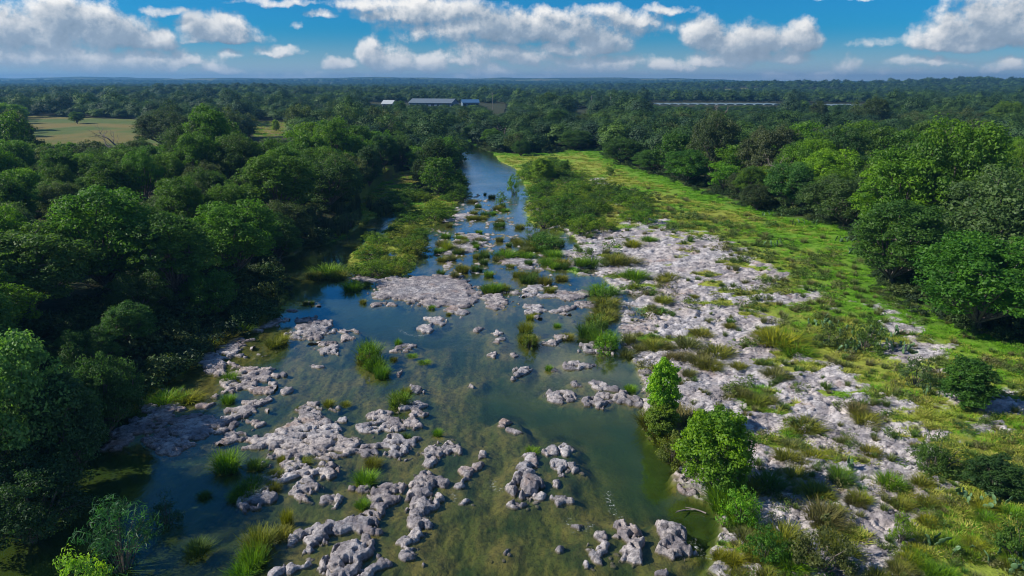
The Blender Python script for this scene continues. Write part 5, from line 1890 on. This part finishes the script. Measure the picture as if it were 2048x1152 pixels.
def building(name, px, py, L, W, hw, hr, wallm, roofm, rot, label, cat, nwin=6, porch=False):
    x, y, z = at(px, py)
    rt = bpy.data.objects.new(name, None)
    rt.location = (x, y, z); rt.rotation_euler = (0, 0, rot)
    COL.objects.link(rt)
    V = [(-L / 2, -W / 2, -1), (L / 2, -W / 2, -1), (L / 2, W / 2, -1), (-L / 2, W / 2, -1), (-L / 2, -W / 2, hw), (L / 2, -W / 2, hw), (L / 2, W / 2, hw), (-L / 2, W / 2, hw), (-L / 2, 0, hw + hr), (L / 2, 0, hw + hr)]
    F = [(0, 1, 5, 4), (1, 2, 6, 9, 5), (2, 3, 7, 6), (3, 0, 4, 8, 7)]
    link('wall', new_mesh('wall', V, F, [wallm]), rt)
    e = .5
    k = hr / (W / 2)
    for s in (-1, 1):
        V = [(-L / 2 - e, s * (W / 2 + e), hw - k * e + .05), (L / 2 + e, s * (W / 2 + e), hw - k * e + .05), (L / 2 + e, 0, hw + hr + .05), (-L / 2 - e, 0, hw + hr + .05)]
        V += [(a, b, c + .15) for a, b, c in V]
        F = [(0, 1, 2, 3), (4, 7, 6, 5), (0, 4, 5, 1), (1, 5, 6, 2), (2, 6, 7, 3), (3, 7, 4, 0)]
        link('roof_slope', new_mesh('roof_slope', V, F, [roofm]), rt)
    for i in range(nwin):
        cx_ = -L / 2 + (i + .5) * L / nwin
        if i == nwin // 2:
            boxes('door', M_DARKW, rt, [(cx_ - 1.1, cx_ + 1.1, -W / 2 - .05, -W / 2 + .02, 0, hw * .75)])
        else:
            boxes('window', M_DARKW, rt, [(cx_ - .7, cx_ + .7, -W / 2 - .05, -W / 2 + .02, hw * .35, hw * .7)])
    boxes('gable_door', M_WHITE, rt, [(L / 2 - .02, L / 2 + .06, -1.8, 1.8, 0, hw * .8)])
    tag(rt, label, cat)
    return rt


building('barn', 868, 215, 30, 14, 3.2, 2.4, M_WALLP, M_ROOFG, math.radians(-16), 'long low barn with grey-blue metal roof behind the trees', 'barn', 8)
building('house', 779, 219, 7, 6, 3.6, 1.9, M_WHITE, M_WHITE, math.radians(-20), 'small white house with pale metal roof left of the barn', 'house', 3)
building('shed', 940, 214, 11, 9, 3.0, 1.8, M_WALLP, M_ROOFB, math.radians(12), 'blue roofed shed right of the long barn', 'shed', 4)
building('farmhouse', 533, 203, 12, 9, 3.0, 2, M_WALLP, M_ROOFG, math.radians(10), 'grey roofed farmhouse far off in the left woods', 'house', 3)
building('cottage', 1382, 193, 9, 8, 3.2, 2, M_WHITE, M_WHITE, math.radians(5), 'tiny white cottage on the far wooded rise', 'house', 3)


def tunnels(px0, px1, py, label):
    x0, y0 = gp(px0, py, 1.2); x1, y1 = gp(px1, py, 1.2)
    z = tz((x0 + x1) / 2, (y0 + y1) / 2)
    n = max(6, int(abs(x1 - x0) / 7))
    rt = bpy.data.objects.new('greenhouse_row', None)
    rt.location = (x0, y0, z)
    COL.objects.link(rt)
    w = (x1 - x0) / n
    V = []; F = []
    for k in range(9):
        th = math.pi * k / 8
        for yv in (0, 26):
            V.append((w / 2 - math.cos(th) * w / 2 * .96, yv, -.5 + math.sin(th) * 1.25))
    for k in range(8):
        F.append((2 * k, 2 * k + 1, 2 * k + 3, 2 * k + 2))
    F.append(tuple(range(0, 18, 2)))
    tm = new_mesh('tunnel', V, F, [M_GHOUSE])
    for i in range(n):
        link('tunnel', tm, rt, (i * w, (y1 - y0) * i / n, 0))
    tag(rt, label, 'greenhouse')


tunnels(1318, 1565, 213, 'long row of white greenhouse tunnels beyond the right wood')
tunnels(1648, 1732, 212, 'short row of white greenhouse tunnels on the far right')

for px, py in ((1220, 232), (985, 222), (1182, 228)):
    x, y, z = at(px, py)
    rt = bpy.data.objects.new('utility_pole', None)
    rt.location = (x, y, z); COL.objects.link(rt)
    w_ = Wood(); w_.add([[0, 0, -1], [0, 0, 5], [0, 0, 10.5]], [.17, .15, .12], 7)
    link('pole', w_.mesh('pole', M_POLE), rt)
    boxes('crossarm', M_POLE, rt, [(-1.2, 1.2, -.08, .08, 9.6, 9.8)])
    pend(rt, 'pole', 'thin grey utility pole', px, py, 'utility pole', 'utility poles')

# branches fallen at the water edge
for (px, py, L, a) in ((1412, 1030, 1.3, 2.4), (1170, 708, 2.6, .2)):
    x, y, z = at(px, py)
    w_ = Wood(); rg = np.random.default_rng(int(px))
    p = np.array([0, 0, .1])
    for k in range(5):
        d = np.array([math.cos(a + k * .35), math.sin(a + k * .35), rg.uniform(-.1, .3)])
        w_.add([p, p + d * L * .3, p + d * L * .6 + [0, 0, -.05]], [.04, .03, .012], 5)
        p = p + d * L * .2
    o = link('fallen_branch', w_.mesh('fallen_branch', M_DEAD), None, (x, y, max(z, 0)))
    pend(o, 'branch', 'bare pale fallen branch dipping into the water', px, py, 'branch', 'fallen branches')

write_labels()

# ------------------------------------------------------------------ the blue air
if True:
    v, f = box(-6700, 6700, -60, 6700, -30, 76)
    hz_o = link('haze', new_mesh('haze', v, f))
    m = bpy.data.materials.new('blue_air')
    m.use_nodes = True
    m.node_tree.nodes.clear()
    ho = m.node_tree.nodes.new('ShaderNodeOutputMaterial')
    pv = m.node_tree.nodes.new('ShaderNodeVolumePrincipled')
    pv.inputs['Color'].default_value = (.14, .42, .82, 1)
    pv.inputs['Density'].default_value = 2.0e-4
    pv.inputs['Anisotropy'].default_value = 0.2
    m.node_tree.links.new(pv.outputs[0], ho.inputs['Volume'])
    hz_o.data.materials.append(m)
    hz_o['kind'] = 'stuff'
